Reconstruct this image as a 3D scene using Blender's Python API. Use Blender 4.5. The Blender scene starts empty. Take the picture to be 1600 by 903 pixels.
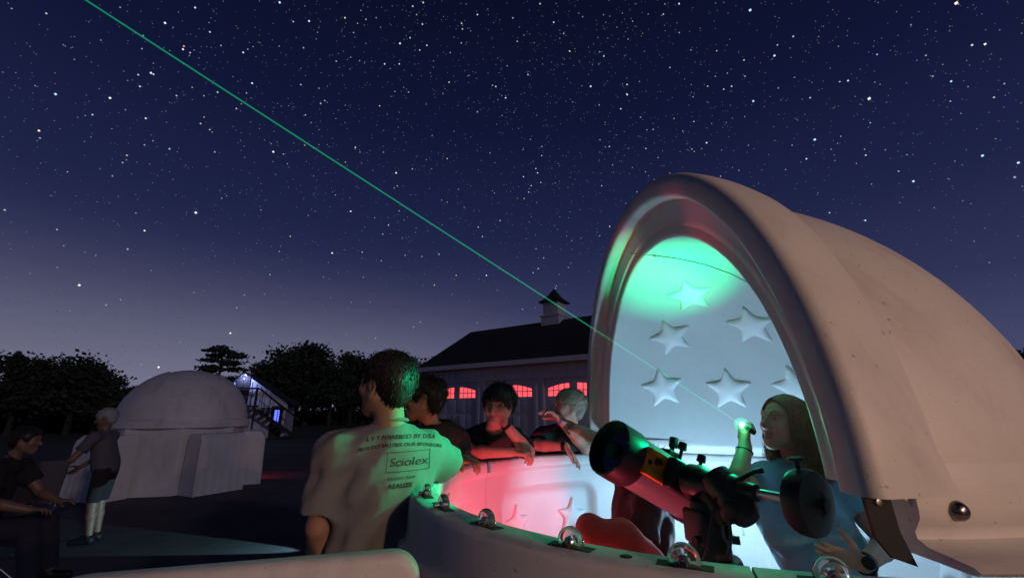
import bpy, bmesh, math, random
import numpy as np
from mathutils import Vector, Matrix
from mathutils.bvhtree import BVHTree

random.seed(7)
np.random.seed(7)
S = bpy.context.scene
COL = S.collection
R = math.radians

# ------------------------------------------------------------------ camera
cam_d = bpy.data.cameras.new('camera')
cam = bpy.data.objects.new('camera', cam_d)
COL.objects.link(cam)
CAM = Vector((0, 0, 1.5))
PITCH = 0.276
cam.location = CAM
cam.rotation_euler = (math.pi / 2 + PITCH, 0, 0)
cam_d.sensor_width = 36
cam_d.lens = 15.0
cam_d.clip_start = 0.05
cam_d.clip_end = 6000
S.camera = cam

# ------------------------------------------------------------------ world: clear sky after dusk
W = bpy.data.worlds.new('World')
S.world = W
W.use_nodes = True
nt = W.node_tree
nt.nodes.clear()
def wn(t, **k):
    n = nt.nodes.new(t)
    for a, b in k.items():
        setattr(n, a, b)
    return n
wout = wn('ShaderNodeOutputWorld')
bg = wn('ShaderNodeBackground')
tc = wn('ShaderNodeTexCoord')
sep = wn('ShaderNodeSeparateXYZ')
ramp = wn('ShaderNodeValToRGB')
nt.links.new(tc.outputs['Generated'], sep.inputs[0])
nt.links.new(sep.outputs['Z'], ramp.inputs[0])
els = ramp.color_ramp.elements
SKY = [(0.0, (.078, .084, .165)), (.10, (.056, .062, .138)), (.22, (.028, .034, .094)),
       (.38, (.0130, .0175, .062)), (.58, (.0054, .0080, .036)), (.8, (.0027, .0040, .0180)), (1, (.0020, .0030, .014))]
els[0].position, els[0].color = SKY[0][0], (*SKY[0][1], 1)
els[1].position, els[1].color = SKY[-1][0], (*SKY[-1][1], 1)
for p, c in SKY[1:-1]:
    e = els.new(p)
    e.color = (*c, 1)
# afterglow round the azimuth where the sun went down, low at the left
dotn = wn('ShaderNodeVectorMath', operation='DOT_PRODUCT')
dotn.inputs[1].default_value = Vector((-.68, .70, .10)).normalized()
nt.links.new(tc.outputs['Generated'], dotn.inputs[0])
mr = wn('ShaderNodeMapRange', interpolation_type='SMOOTHERSTEP')
mr.inputs[1].default_value, mr.inputs[2].default_value = .45, 1.02
nt.links.new(dotn.outputs['Value'], mr.inputs[0])
mr2 = wn('ShaderNodeMapRange', interpolation_type='SMOOTHSTEP')
mr2.inputs[1].default_value, mr2.inputs[2].default_value = .34, -.05
mr2.inputs[3].default_value, mr2.inputs[4].default_value = 0, 1
nt.links.new(sep.outputs['Z'], mr2.inputs[0])
mul = wn('ShaderNodeMath', operation='MULTIPLY')
nt.links.new(mr.outputs[0], mul.inputs[0])
nt.links.new(mr2.outputs[0], mul.inputs[1])
glow = wn('ShaderNodeMixRGB', blend_type='ADD')
glow.inputs[2].default_value = (.118, .108, .114, 1)
nt.links.new(mul.outputs[0], glow.inputs[0])
nt.links.new(ramp.outputs[0], glow.inputs[1])
nt.links.new(glow.outputs[0], bg.inputs[0])
bg.inputs[1].default_value = 1.0
nt.links.new(bg.outputs[0], wout.inputs[0])

# ------------------------------------------------------------------ the one far warm light (behind the camera, right)
sun_d = bpy.data.lights.new('sun', 'SUN')
sun_d.energy = .24
sun_d.angle = R(3)
sun_d.color = (.95, .84, 1.0)
sun = bpy.data.objects.new('sun', sun_d)
COL.objects.link(sun)
SUN_FROM = Vector((.66, -.70, .30)).normalized()
sun.rotation_euler = SUN_FROM.to_track_quat('Z', 'Y').to_euler()

S.view_settings.view_transform = 'Standard'
S.view_settings.look = 'None'
S.view_settings.exposure = 0
S.view_settings.gamma = 1
S.render.engine = 'CYCLES'
S.cycles.use_denoising = True
S.cycles.max_bounces = 8
S.cycles.transparent_max_bounces = 12
S.cycles.sample_clamp_indirect = 3
S.cycles.caustics_reflective = False
S.cycles.caustics_refractive = False

F_PX = 15 / 36 * 1600
CP, SP = math.cos(PITCH), math.sin(PITCH)
def at(px, py, Y):
    """the place a photo pixel shows, at Y metres in front of the tripod"""
    u, v = (px - 800) / F_PX, -(py - 451.5) / F_PX
    d = Vector((u, CP - v * SP, SP + v * CP))
    return CAM + d * (Y / d.y)
def direction(px, py):
    return (at(px, py, 1.0) - CAM).normalized()

# ------------------------------------------------------------------ materials
def mat(name, color, rough=.6, metal=0, noise=0, nscale=8, bump=0, bscale=60, spec=.5, var=None, coat=0, sss=0, coords='Object', dirt=0):
    m = bpy.data.materials.new(name)
    m.use_nodes = True
    t = m.node_tree
    b = t.nodes['Principled BSDF']
    b.inputs['Base Color'].default_value = (*color, 1)
    b.inputs['Roughness'].default_value = rough
    b.inputs['Metallic'].default_value = metal
    b.inputs['Specular IOR Level'].default_value = spec
    b.inputs['Coat Weight'].default_value = coat
    if sss:
        b.inputs['Subsurface Weight'].default_value = sss
        b.inputs['Subsurface Scale'].default_value = .012
    co = t.nodes.new('ShaderNodeTexCoord')
    if noise:
        n = t.nodes.new('ShaderNodeTexNoise')
        n.inputs['Scale'].default_value = nscale
        n.inputs['Detail'].default_value = 6
        n.inputs['Roughness'].default_value = .65
        t.links.new(co.outputs[coords], n.inputs['Vector'])
        r = t.nodes.new('ShaderNodeValToRGB')
        c2 = var or tuple(max(0, c * (1 - noise)) for c in color)
        r.color_ramp.elements[0].color = (*c2, 1)
        r.color_ramp.elements[1].color = (*color, 1)
        r.color_ramp.elements[0].position = .3
        r.color_ramp.elements[1].position = .68
        t.links.new(n.outputs[0], r.inputs[0])
        t.links.new(r.outputs[0], b.inputs['Base Color'])
        rr = t.nodes.new('ShaderNodeMapRange')
        rr.inputs[3].default_value, rr.inputs[4].default_value = min(1, rough + .12), max(.03, rough - .08)
        t.links.new(n.outputs[0], rr.inputs[0])
        t.links.new(rr.outputs[0], b.inputs['Roughness'])
    if dirt:
        n3 = t.nodes.new('ShaderNodeTexNoise')
        n3.inputs['Scale'].default_value = 2.6
        n3.inputs['Detail'].default_value = 9
        n3.inputs['Roughness'].default_value = .72
        n3.inputs['Distortion'].default_value = .4
        mp = t.nodes.new('ShaderNodeMapping')
        mp.inputs['Scale'].default_value = (1, 1, .45)
        t.links.new(co.outputs[coords], mp.inputs[0])
        t.links.new(mp.outputs[0], n3.inputs['Vector'])
        r3 = t.nodes.new('ShaderNodeValToRGB')
        r3.color_ramp.elements[0].position, r3.color_ramp.elements[0].color = .52, (0, 0, 0, 1)
        r3.color_ramp.elements[1].position, r3.color_ramp.elements[1].color = .78, (dirt, dirt, dirt, 1)
        t.links.new(n3.outputs[0], r3.inputs[0])
        mx3 = t.nodes.new('ShaderNodeMixRGB')
        mx3.inputs[2].default_value = (.16, .13, .10, 1)
        t.links.new(r3.outputs[0], mx3.inputs[0])
        src = b.inputs['Base Color'].links[0].from_socket
        t.links.new(src, mx3.inputs[1])
        n4 = t.nodes.new('ShaderNodeTexNoise'); n4.inputs['Scale'].default_value = 60; n4.inputs['Detail'].default_value = 3
        t.links.new(co.outputs[coords], n4.inputs['Vector'])
        r4 = t.nodes.new('ShaderNodeValToRGB')
        r4.color_ramp.elements[0].position, r4.color_ramp.elements[0].color = .69, (0, 0, 0, 1)
        r4.color_ramp.elements[1].position, r4.color_ramp.elements[1].color = .74, (.5, .5, .5, 1)
        t.links.new(n4.outputs[0], r4.inputs[0])
        mx4 = t.nodes.new('ShaderNodeMixRGB'); mx4.inputs[2].default_value = (.10, .08, .06, 1)
        t.links.new(r4.outputs[0], mx4.inputs[0]); t.links.new(mx3.outputs[0], mx4.inputs[1])
        t.links.new(mx4.outputs[0], b.inputs['Base Color'])
    if bump:
        n2 = t.nodes.new('ShaderNodeTexNoise')
        n2.inputs['Scale'].default_value = bscale
        n2.inputs['Detail'].default_value = 4
        t.links.new(co.outputs[coords], n2.inputs['Vector'])
        bp = t.nodes.new('ShaderNodeBump')
        bp.inputs['Strength'].default_value = bump
        bp.inputs['Distance'].default_value = .01
        t.links.new(n2.outputs[0], bp.inputs['Height'])
        t.links.new(bp.outputs[0], b.inputs['Normal'])
    return m
def emit(name, color, strength, sample=True):
    m = bpy.data.materials.new(name)
    m.use_nodes = True
    t = m.node_tree
    t.nodes.clear()
    o = t.nodes.new('ShaderNodeOutputMaterial')
    e = t.nodes.new('ShaderNodeEmission')
    e.inputs[0].default_value = (*color, 1)
    e.inputs[1].default_value = strength
    t.links.new(e.outputs[0], o.inputs[0])
    if not sample:
        m.cycles.emission_sampling = 'NONE'
    return m

M = {}
M['plastic'] = mat('white_plastic', (.70, .69, .68), .42, noise=.10, nscale=5, bump=.05, bscale=150)
M['shell_in'] = mat('dimmed_inner_plastic', (.58, .59, .60), .5, noise=.08, nscale=4, bump=.05, bscale=150)  # greyed so the stars on it read as better lit
M['star'] = mat('lit_star_plastic', (.88, .88, .88), .5)  # whitened: the brighter lighting of the stars is put into the colour
M['plastic_out'] = mat('weathered_plastic', (.68, .66, .64), .48, noise=.14, nscale=3, bump=.12, bscale=300, dirt=.45)
M['ledge'] = mat('dirty_ledge_plastic', (.66, .68, .66), .55, noise=.35, nscale=9, bump=.06, bscale=120, dirt=.6)
M['asphalt'] = mat('asphalt', (.085, .080, .080), .85, noise=.45, nscale=1.3, bump=.6, bscale=90)
M['grass'] = mat('lawn', (.050, .060, .028), .9, noise=.5, nscale=.8, bump=.8, bscale=30)
M['black'] = mat('black_metal', (.010, .010, .011), .42, noise=.3, nscale=20, spec=.3)
M['blackplastic'] = mat('black_plastic', (.010, .010, .011), .55, spec=.3)
M['steel'] = mat('steel', (.55, .55, .55), .28, metal=1)
M['chrome_dark'] = mat('dark_steel', (.25, .22, .2), .25, metal=1)
M['darkgap'] = mat('dark_rubber_and_holes', (.01, .01, .01), .8)  # also stands in for the shade inside holes
M['siding'] = mat('white_siding', (.60, .60, .62), .6, noise=.12, nscale=2)
M['shingle'] = mat('roof_shingle', (.022, .024, .028), .9, noise=.5, nscale=1.5, bump=.5, bscale=20)
M['wooddark'] = mat('dark_timber', (.035, .028, .022), .8, noise=.4, nscale=6)
M['leaf'] = mat('foliage', (.045, .06, .03), .8, noise=.5, nscale=1.0)
M['bark'] = mat('bark', (.05, .04, .032), .9, noise=.4, nscale=8)
M['redglass'] = emit('red_window_light', (1, .085, .105), 1.5)
M['white_led'] = emit('white_led', (.62, .82, 1), 12)
M['red_led'] = emit('red_led', (1, .03, .03), 10)
M['blue_led'] = emit('blue_led', (.16, .22, 1), 9)
M['blue_screen'] = emit('blue_screen', (.09, .12, 1), 2.2)
M['cyan_led'] = emit('cyan_led', (.45, .8, 1), 6)
M['green_led'] = emit('green_laser_spot', (.22, 1, .42), 14)
M['beam'] = emit('green_beam_light', (.004, .40, .17), .80, sample=False)

def glass_mat():
    m = bpy.data.materials.new('clear_urethane')
    m.use_nodes = True
    b = m.node_tree.nodes['Principled BSDF']
    b.inputs['Base Color'].default_value = (.86, .9, .84, 1)
    b.inputs['Roughness'].default_value = .08
    b.inputs['IOR'].default_value = 1.45
    b.inputs['Transmission Weight'].default_value = .92
    return m
M['urethane'] = glass_mat()

# ------------------------------------------------------------------ mesh helpers
def mesh_obj(name, verts, faces, material, parent=None, smooth=False, angle=None):
    me = bpy.data.meshes.new(name)
    me.from_pydata([tuple(v) for v in verts], [], faces)
    me.validate()
    o = bpy.data.objects.new(name, me)
    COL.objects.link(o)
    for mm in (material if isinstance(material, (list, tuple)) else [material]):
        me.materials.append(mm)
    if smooth:
        me.polygons.foreach_set('use_smooth', [True] * len(me.polygons))
        if angle:
            me.set_sharp_from_angle(angle=R(angle))
    if parent:
        o.parent = parent
    return o
def bm_obj(name, bm, material, parent=None, smooth=False, angle=None):
    me = bpy.data.meshes.new(name)
    bm.normal_update()
    bm.to_mesh(me)
    bm.free()
    o = bpy.data.objects.new(name, me)
    COL.objects.link(o)
    for mm in (material if isinstance(material, (list, tuple)) else [material]):
        me.materials.append(mm)
    if smooth:
        me.polygons.foreach_set('use_smooth', [True] * len(me.polygons))
        if angle:
            me.set_sharp_from_angle(angle=R(angle))
    if parent:
        o.parent = parent
    return o
def empty(name, loc=(0, 0, 0), rz=0):
    o = bpy.data.objects.new(name, None)
    COL.objects.link(o)
    o.location = loc
    o.rotation_euler = (0, 0, rz)
    o.empty_display_size = .1
    return o
def tag(o, label=None, cat=None, group=None, kind=None):
    if label: o['label'] = label
    if cat: o['category'] = cat
    if group: o['group'] = group
    if kind: o['kind'] = kind
    return o
def box_bm(bm, lo, hi, mx=None, bevel=0):
    vs = [bm.verts.new(Vector((x, y, z)) if mx is None else mx @ Vector((x, y, z)))
          for x in (lo[0], hi[0]) for y in (lo[1], hi[1]) for z in (lo[2], hi[2])]
    fs = [(0, 1, 3, 2), (4, 6, 7, 5), (0, 4, 5, 1), (2, 3, 7, 6), (0, 2, 6, 4), (1, 5, 7, 3)]
    faces = [bm.faces.new([vs[i] for i in f]) for f in fs]
    if bevel:
        es = list({e for f in faces for e in f.edges})
        bmesh.ops.bevel(bm, geom=es, offset=bevel, segments=3, affect='EDGES', profile=.5)
def box(name, lo, hi, material, parent=None, mx=None, bevel=0):
    bm = bmesh.new()
    box_bm(bm, lo, hi, mx, bevel)
    bmesh.ops.recalc_face_normals(bm, faces=bm.faces)
    return bm_obj(name, bm, material, parent, smooth=bool(bevel), angle=40)
def frame_from(axis, hint=Vector((0, 0, 1))):
    z = Vector(axis).normalized()
    if abs(z.dot(hint)) > .98:
        hint = Vector((1, 0, 0))
    x = hint.cross(z).normalized()
    y = z.cross(x)
    m = Matrix((x, y, z)).transposed().to_4x4()
    return m
def lathe(name, prof, origin, axis, material, parent=None, n=40, angle=35, hint=Vector((0, 0, 1))):
    """revolve (radius, height) pairs round an axis"""
    m = Matrix.Translation(Vector(origin)) @ frame_from(axis, hint)
    vs, fs = [], []
    k = len(prof)
    for i in range(n):
        a = 2 * math.pi * i / n
        for r, h in prof:
            vs.append(m @ Vector((r * math.cos(a), r * math.sin(a), h)))
    for i in range(n):
        j = (i + 1) % n
        for q in range(k - 1):
            fs.append((i * k + q, j * k + q, j * k + q + 1, i * k + q + 1))
    bm = bmesh.new()
    bv = [bm.verts.new(v) for v in vs]
    for f in fs:
        try:
            bm.faces.new([bv[i] for i in f])
        except ValueError:
            pass
    bmesh.ops.remove_doubles(bm, verts=bm.verts, dist=1e-5)
    bmesh.ops.recalc_face_normals(bm, faces=bm.faces)
    return bm_obj(name, bm, material, parent, smooth=True, angle=angle)
def tube_geo(pts, radii, n=8, vs=None, fs=None, caps=True):
    vs = [] if vs is None else vs
    fs = [] if fs is None else fs
    pts = [Vector(p) for p in pts]
    if not isinstance(radii, (list, tuple)):
        radii = [radii] * len(pts)
    base = len(vs)
    prev = None
    for i, p in enumerate(pts):
        t = (pts[min(i + 1, len(pts) - 1)] - pts[max(i - 1, 0)]).normalized()
        if prev is None:
            x = t.orthogonal().normalized()
        else:
            x = (prev - t * prev.dot(t)).normalized()
        prev = x
        y = t.cross(x)
        for q in range(n):
            a = 2 * math.pi * q / n
            vs.append(p + (x * math.cos(a) + y * math.sin(a)) * radii[i])
    for i in range(len(pts) - 1):
        for q in range(n):
            r = (q + 1) % n
            fs.append((base + i * n + q, base + i * n + r, base + (i + 1) * n + r, base + (i + 1) * n + q))
    if caps:
        fs.append(tuple(base + q for q in range(n))[::-1])
        fs.append(tuple(base + (len(pts) - 1) * n + q for q in range(n)))
    return vs, fs
def tube(name, pts, radii, material, parent=None, n=10):
    vs, fs = tube_geo(pts, radii, n)
    return mesh_obj(name, vs, fs, material, parent, smooth=True, angle=50)

# ------------------------------------------------------------------ ground
def grid_ground(name, x0, x1, y0, y1, nx, ny, z, material, bumpy=0):
    vs, fs = [], []
    for j in range(ny + 1):
        for i in range(nx + 1):
            x = x0 + (x1 - x0) * i / nx
            y = y0 + (y1 - y0) * j / ny
            vs.append((x, y, z + bumpy * (math.sin(x * 1.7 + y) * math.cos(y * 1.3 - x * .6))))
    for j in range(ny):
        for i in range(nx):
            a = j * (nx + 1) + i
            fs.append((a, a + 1, a + nx + 2, a + nx + 1))
    return mesh_obj(name, vs, fs, material, smooth=True)
g = grid_ground('ground', -900, 900, -300, 1500, 4, 4, -.02, M['grass'])
tag(g, 'dark lawn running back to the trees', kind='structure')
vs = [(-9, -8), (9, -8), (9, 13.5), (2.0, 14.2), (-2.6, 12.4), (-4.2, 11.6), (-9.5, 12.6), (-14, 10.0), (-14, -8)]
drive = mesh_obj('driveway', [(x, y, -.012) for x, y in vs] + [(x, y, -.1) for x, y in vs],
                 [tuple(range(9))] + [(i, (i + 9), (i + 1) % 9 + 9, (i + 1) % 9) for i in range(9)], M['asphalt'])
tag(drive, 'dark asphalt driveway under the observatories', kind='structure')

# ------------------------------------------------------------------ near observatory
PC = Vector((.834, 2.018, 0))
ZW = 1.213
POD = empty('observatory', PC)
tag(POD, 'open white plastic observatory with star-studded dome around the telescope', 'observatory')
RI, RO = 1.14, 1.25
SEG = 2 * math.pi / 7
A0 = R(148.0)
def smooth01(t):
    t = max(0., min(1., t))
    return t * t * (3 - 2 * t)
def recess(s, z):
    # rounded rectangular sunk field on the inside of a wall panel
    hx, z0, z1, rad = .375, .34, 1.035, .09
    cx, cz = abs(s), abs(z - (z0 + z1) / 2)
    qx, qz = cx - (hx - rad), cz - ((z1 - z0) / 2 - rad)
    d = math.hypot(max(qx, 0), max(qz, 0)) + min(max(qx, qz), 0) - rad
    return smooth01(-d / .035)
def wall_panel(k):
    a_lo, a_hi = A0 + k * SEG + .0022, A0 + (k + 1) * SEG - .0022
    mid = (a_lo + a_hi) / 2
    outer = [(1.295, 0), (1.292, .5), (1.288, .9), (1.282, 1.055), (1.276, 1.068), (1.262, 1.074), (1.257, 1.08), (1.253, 1.10), (1.25, 1.193), (1.246, 1.207), (1.236, 1.213)]
    top = [(1.195, 1.2128), (1.155, 1.213), (1.146, 1.209), (1.141, 1.199), (1.14, 1.16), (1.143, 1.148), (1.152, 1.140), (1.158, 1.128)]
    zs = [1.118 - .0215 * i for i in range(52)] + [0]
    n = 52
    vs, fs = [], []
    k_ = len(outer) + len(top) + len(zs)
    for i in range(n + 1):
        a = a_lo + (a_hi - a_lo) * i / n
        c, s_ = math.cos(a), math.sin(a)
        pr = list(outer) + list(top) + [(1.158 + .032 * recess((a - mid) * 1.15, z), max(z, 0)) for z in zs]
        for r, z in pr:
            vs.append((r * c, r * s_, z))
    for i in range(n):
        for q in range(k_ - 1):
            fs.append((i * k_ + q, (i + 1) * k_ + q, (i + 1) * k_ + q + 1, i * k_ + q + 1))
    fs.append(tuple(range(k_))[::-1])
    fs.append(tuple(n * k_ + q for q in range(k_)))
    mats = [M['plastic_out'], M['ledge'], M['plastic']]
    o = mesh_obj('wall_panel', vs, fs, mats, POD, smooth=True, angle=50)
    idx = []
    for i in range(n):
        for q in range(k_ - 1):
            idx.append(0 if q < len(outer) - 2 else (1 if q < len(outer) + 3 else 2))
    idx += [0, 0]
    o.data.polygons.foreach_set('material_index', idx)
    return o
PANELS = [wall_panel(k) for k in range(7)]
fl = lathe('floor_disc', [(0, .03), (1.28, .03), (1.28, .0)], (0, 0, 0), (0, 0, 1), M['darkgap'], POD, n=48)

def star_mesh(r, h, curve):
    """five-pointed puffy star; curve = radius of the hollow surface it sits on (x,y tangent, z out)"""
    bm = bmesh.new()
    c = bm.verts.new((0, 0, h))
    ring, low = [], []
    for i in range(10):
        a = math.pi / 2 + i * math.pi / 5
        q = r if i % 2 == 0 else r * .43
        z = h * .38 if i % 2 == 0 else h * .42
        ring.append(bm.verts.new((q * math.cos(a), q * math.sin(a), z)))
        low.append(bm.verts.new((q * 1.06 * math.cos(a), q * 1.06 * math.sin(a), -.02)))
    for i in range(10):
        j = (i + 1) % 10
        bm.faces.new((c, ring[i], ring[j]))
        bm.faces.new((ring[i], low[i], low[j], ring[j]))
    bm.faces.new(low[::-1])
    bmesh.ops.subdivide_edges(bm, edges=bm.edges[:], cuts=2, use_grid_fill=True)
    bmesh.ops.triangulate(bm, faces=bm.faces[:])
    for _ in range(3):
        bmesh.ops.smooth_vert(bm, verts=bm.verts[:], factor=.22, use_axis_x=True, use_axis_y=True, use_axis_z=True)
    for v in bm.verts:
        v.co.z += (v.co.x ** 2 + v.co.y ** 2) / (2 * curve)
    bmesh.ops.recalc_face_normals(bm, faces=bm.faces)
    me = bpy.data.meshes.new('star')
    bm.to_mesh(me)
    bm.free()
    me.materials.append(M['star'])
    me.polygons.foreach_set('use_smooth', [True] * len(me.polygons))
    return me
def put_star(me, pos, normal, roll, parent):
    o = bpy.data.objects.new('star', me)
    COL.objects.link(o)
    z = Vector(normal).normalized()
    y = (Vector((0, 0, 1)) - z * z.z).normalized()
    x = y.cross(z)
    m = Matrix((x, y, z)).transposed().to_4x4()
    o.parent = parent
    o.matrix_local = Matrix.Translation(pos) @ m @ Matrix.Rotation(roll, 4, 'Z')
    return o
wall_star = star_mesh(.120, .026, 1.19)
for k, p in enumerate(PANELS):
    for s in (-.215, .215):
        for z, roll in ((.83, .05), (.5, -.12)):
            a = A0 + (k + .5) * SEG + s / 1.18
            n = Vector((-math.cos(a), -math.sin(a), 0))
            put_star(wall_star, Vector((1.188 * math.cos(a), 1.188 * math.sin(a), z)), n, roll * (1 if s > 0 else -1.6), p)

def on_ledge(px, py, z=ZW):
    u, v = (px - 800) / F_PX, -(py - 451.5) / F_PX
    d = Vector((u, CP - v * SP, SP + v * CP))
    p = CAM + d * ((z - CAM.z) / d.z)
    return p - PC
# rollers of clear urethane set in slots along the top of the wall
def roller(ang):
    e = Vector((math.cos(ang), math.sin(ang), 0))
    t = Vector((-e.y, e.x, 0))
    c = e * 1.197 + Vector((0, 0, ZW + .010))
    w = lathe('roller', [(.012, -.010), (.023, -.011), (.028, -.008), (.0300, -.004), (.0300, .004), (.028, .008), (.023, .011), (.012, .010), (.012, -.010)],
              c, e, M['urethane'], POD, n=32)
    lathe('hub', [(.0, -.014), (.009, -.014), (.012, -.010), (.012, .010), (.009, .014), (0, .014)], c, e, M['steel'], w, n=20)
    lathe('axle_bolt', [(0, .014), (.006, .014), (.006, .03), (0, .03)], c, e, M['chrome_dark'], w, n=10)
    # slot
    mx = Matrix((t, e, Vector((0, 0, 1)))).transposed().to_4x4()
    mx.translation = e * 1.197 + Vector((0, 0, ZW))
    bm = bmesh.new()
    box_bm(bm, (-.052, -.017, -.004), (.052, .017, .0016), mx, .0015)
    bmesh.ops.recalc_face_normals(bm, faces=bm.faces)
    bm_obj('slot', bm, M['wooddark'], w)
    return w
for px, py in ((673, 774), (707, 792), (776, 817), (895, 852), (1070, 882), (1288, 897)):
    p = on_ledge(px, py)
    roller(math.atan2(p.y, p.x))
for k in range(6):
    roller(R(318 + k * 29))
for px, py in ((686, 785), (977, 870), (1418, 897)):
    p = on_ledge(px, py)
    p = p * ((1.195) / math.hypot(p.x, p.y))
    lathe('bolt_hole_shade', [(0, .0012), (.011, .0012), (.013, .0002), (.013, -.006)], (p.x, p.y, ZW), (0, 0, 1), M['darkgap'], POD, n=18)  # raised dark disc painted in for the shade of a hole
# dark block painted as the shaded latch opening, with a scrawled number on the far-left panel
a = R(170.5)
e = Vector((math.cos(a), math.sin(a), 0)); t = Vector((-e.y, e.x, 0))
mx = Matrix((t, -e, Vector((0, 0, 1)))).transposed().to_4x4(); mx.translation = e * 1.184 + Vector((0, 0, 1.00))
box('latch_hole_shade', (-.055, -.01, -.05), (.055, .014, .04), M['darkgap'], POD, mx, .012)
def text_mesh(body, size, shear=0, bold=0):
    cu = bpy.data.curves.new('lettering', 'FONT')
    cu.body = body
    cu.size = size
    cu.shear = shear
    cu.offset = bold
    cu.align_x = 'CENTER'
    cu.resolution_u = 3
    o = bpy.data.objects.new('lettering', cu)
    COL.objects.link(o)
    bpy.context.view_layer.update()
    me = bpy.data.meshes.new_from_object(o.evaluated_get(bpy.context.evaluated_depsgraph_get()))
    bpy.data.objects.remove(o)
    return me
ink = mat('black_ink', (.02, .02, .02), .7)
me = text_mesh('657', .045, .2)
me.materials.append(ink)
o = bpy.data.objects.new('lettering', me)
COL.objects.link(o); o.parent = POD
mm = Matrix((-t, Vector((0, 0, 1)), -e)).transposed().to_4x4(); mm.translation = e * 1.1555 + Vector((0, 0, 1.085))
o.matrix_local = mm
# clip on the far ledge seam
for kk in (0, 6):
    a = A0 + kk * SEG
    e = Vector((math.cos(a), math.sin(a), 0)); t = Vector((-e.y, e.x, 0))
    mx = Matrix((t, e, Vector((0, 0, 1)))).transposed().to_4x4(); mx.translation = e * 1.14 + Vector((0, 0, ZW - .025))
    box('seam_clip', (-.014, -.006, -.03), (.014, .03, .03), M['chrome_dark'], POD, mx, .003)

# open door standing at the left of the wall
d0, d1 = Vector((-.198, 1.052, 0)) - PC, Vector((-.90, .888, 0)) - PC
ax = (d1 - d0); dw = ax.length; ax.normalize()
dn = Vector((ax.y, -ax.x, 0))
if dn.y > 0: dn = -dn
bm = bmesh.new()
pts = [(0, .03), (dw, .03)]
for i in range(9):
    q = i / 8 * math.pi / 2
    pts.append((dw - .11 + .11 * math.cos(q), 1.203 - .11 + .11 * math.sin(q)))
for i in range(9):
    q = math.pi / 2 + i / 8 * math.pi / 2
    pts.append((.06 + .06 * math.cos(q), 1.21 - .06 + .06 * math.sin(q)))
fr = [bm.verts.new(d0 + ax * x + Vector((0, 0, z)) + dn * .03) for x, z in pts]
bk = [bm.verts.new(d0 + ax * x + Vector((0, 0, z)) - dn * .03) for x, z in pts]
f1 = bm.faces.new(fr); f2 = bm.faces.new(bk[::-1])
for i in range(len(pts)):
    j = (i + 1) % len(pts)
    bm.faces.new((fr[i], bk[i], bk[j], fr[j]))
bmesh.ops.recalc_face_normals(bm, faces=bm.faces)
bmesh.ops.bevel(bm, geom=list(f1.edges) + list(f2.edges), offset=.02, segments=4, affect='EDGES', profile=.5)
door = bm_obj('door', bm, M['plastic_out'], POD, smooth=True, angle=50)
for z in (.3, .92):
    p = d0 + ax * .03
    w = p.normalized() * 1.285
    tube('hinge', [p + Vector((0, 0, z)), (p * .5 + w * .5) + Vector((0, 0, z)), Vector((w.x, w.y, z))], .014, M['chrome_dark'], door)

# ---- the dome: fixed rear shell, raised hood with its wide arch
DOME = empty('dome', (0, 0, 1.316), .041)
DOME.parent = POD
def grid_surface(rows, close=False, flip=False):
    vs, fs = [], []
    n = len(rows[0])
    for r in rows:
        vs += r
    for i in range(len(rows) - 1):
        for j in range(n - 1):
            f = (i * n + j, (i + 1) * n + j, (i + 1) * n + j + 1, i * n + j + 1)
            fs.append(f[::-1] if flip else f)
    return vs, fs
CX, RMO, RMI = -.05, 1.088, 1.0
def shell(name, rad, x0, cx, material, parent, z_lo=-.02, nb=72, nx=36):
    rows = []
    a0 = math.asin(max(-1, min(1, (x0 - cx) / rad)))
    for i in range(nx + 1):
        a = a0 + (math.pi / 2 - a0) * i / nx
        x, r = cx + rad * math.sin(a), max(rad * math.cos(a), .002)
        zz = z_lo if x > -.085 else .036
        b0 = math.asin(max(-1, min(1, zz / r)))
        rows.append([(x, -r * math.cos(b0 + (math.pi - 2 * b0) * j / nb), r * math.sin(b0 + (math.pi - 2 * b0) * j / nb)) for j in range(nb + 1)])
    vs, fs = grid_surface(rows)
    return mesh_obj(name, vs, fs, material, parent, smooth=True)
shell('rear_shell', RMO, -.17, CX, M['plastic_out'], DOME)
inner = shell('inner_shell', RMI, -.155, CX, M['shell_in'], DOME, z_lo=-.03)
# front edge of the double wall
rows = []
for x, r0 in ((-.155, .9945), (-.162, .994), (-.17, 1.02), (-.17, 1.10)):
    rows.append([(x, -r0 * math.cos(math.pi * j / 72), max(.036, r0 * math.sin(math.pi * j / 72))) for j in range(73)])
vs, fs = grid_surface(rows)
mesh_obj('shell_edge', vs, fs, M['plastic'], DOME, smooth=True)
# base ring of the dome: a flared flange running round the back half
prof = [(1.094, .08), (1.1015, .05), (1.104, .0), (1.102, -.018), (1.092, -.033), (1.083, -.045), (1.085, -.058), (1.105, -.067), (1.15, -.071), (1.188, -.074), (1.2, -.080), (1.19, -.088), (1.02, -.088), (.985, -.06), (.975, -.03), (.98, -.008), (1.003, .0)]
lim = math.pi / 2 + .08
rows = []
for i in range(97):
    a = -lim + 2 * lim * i / 96
    rows.append([(r * math.cos(a) , r * math.sin(a), z) for r, z in prof])
vs, fs = grid_surface(rows)
k_ = len(prof)
fs.append(tuple(range(k_))); fs.append(tuple(96 * k_ + q for q in range(k_))[::-1])
ring = mesh_obj('base_ring', vs, fs, M['plastic_out'], DOME, smooth=True, angle=55)
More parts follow.
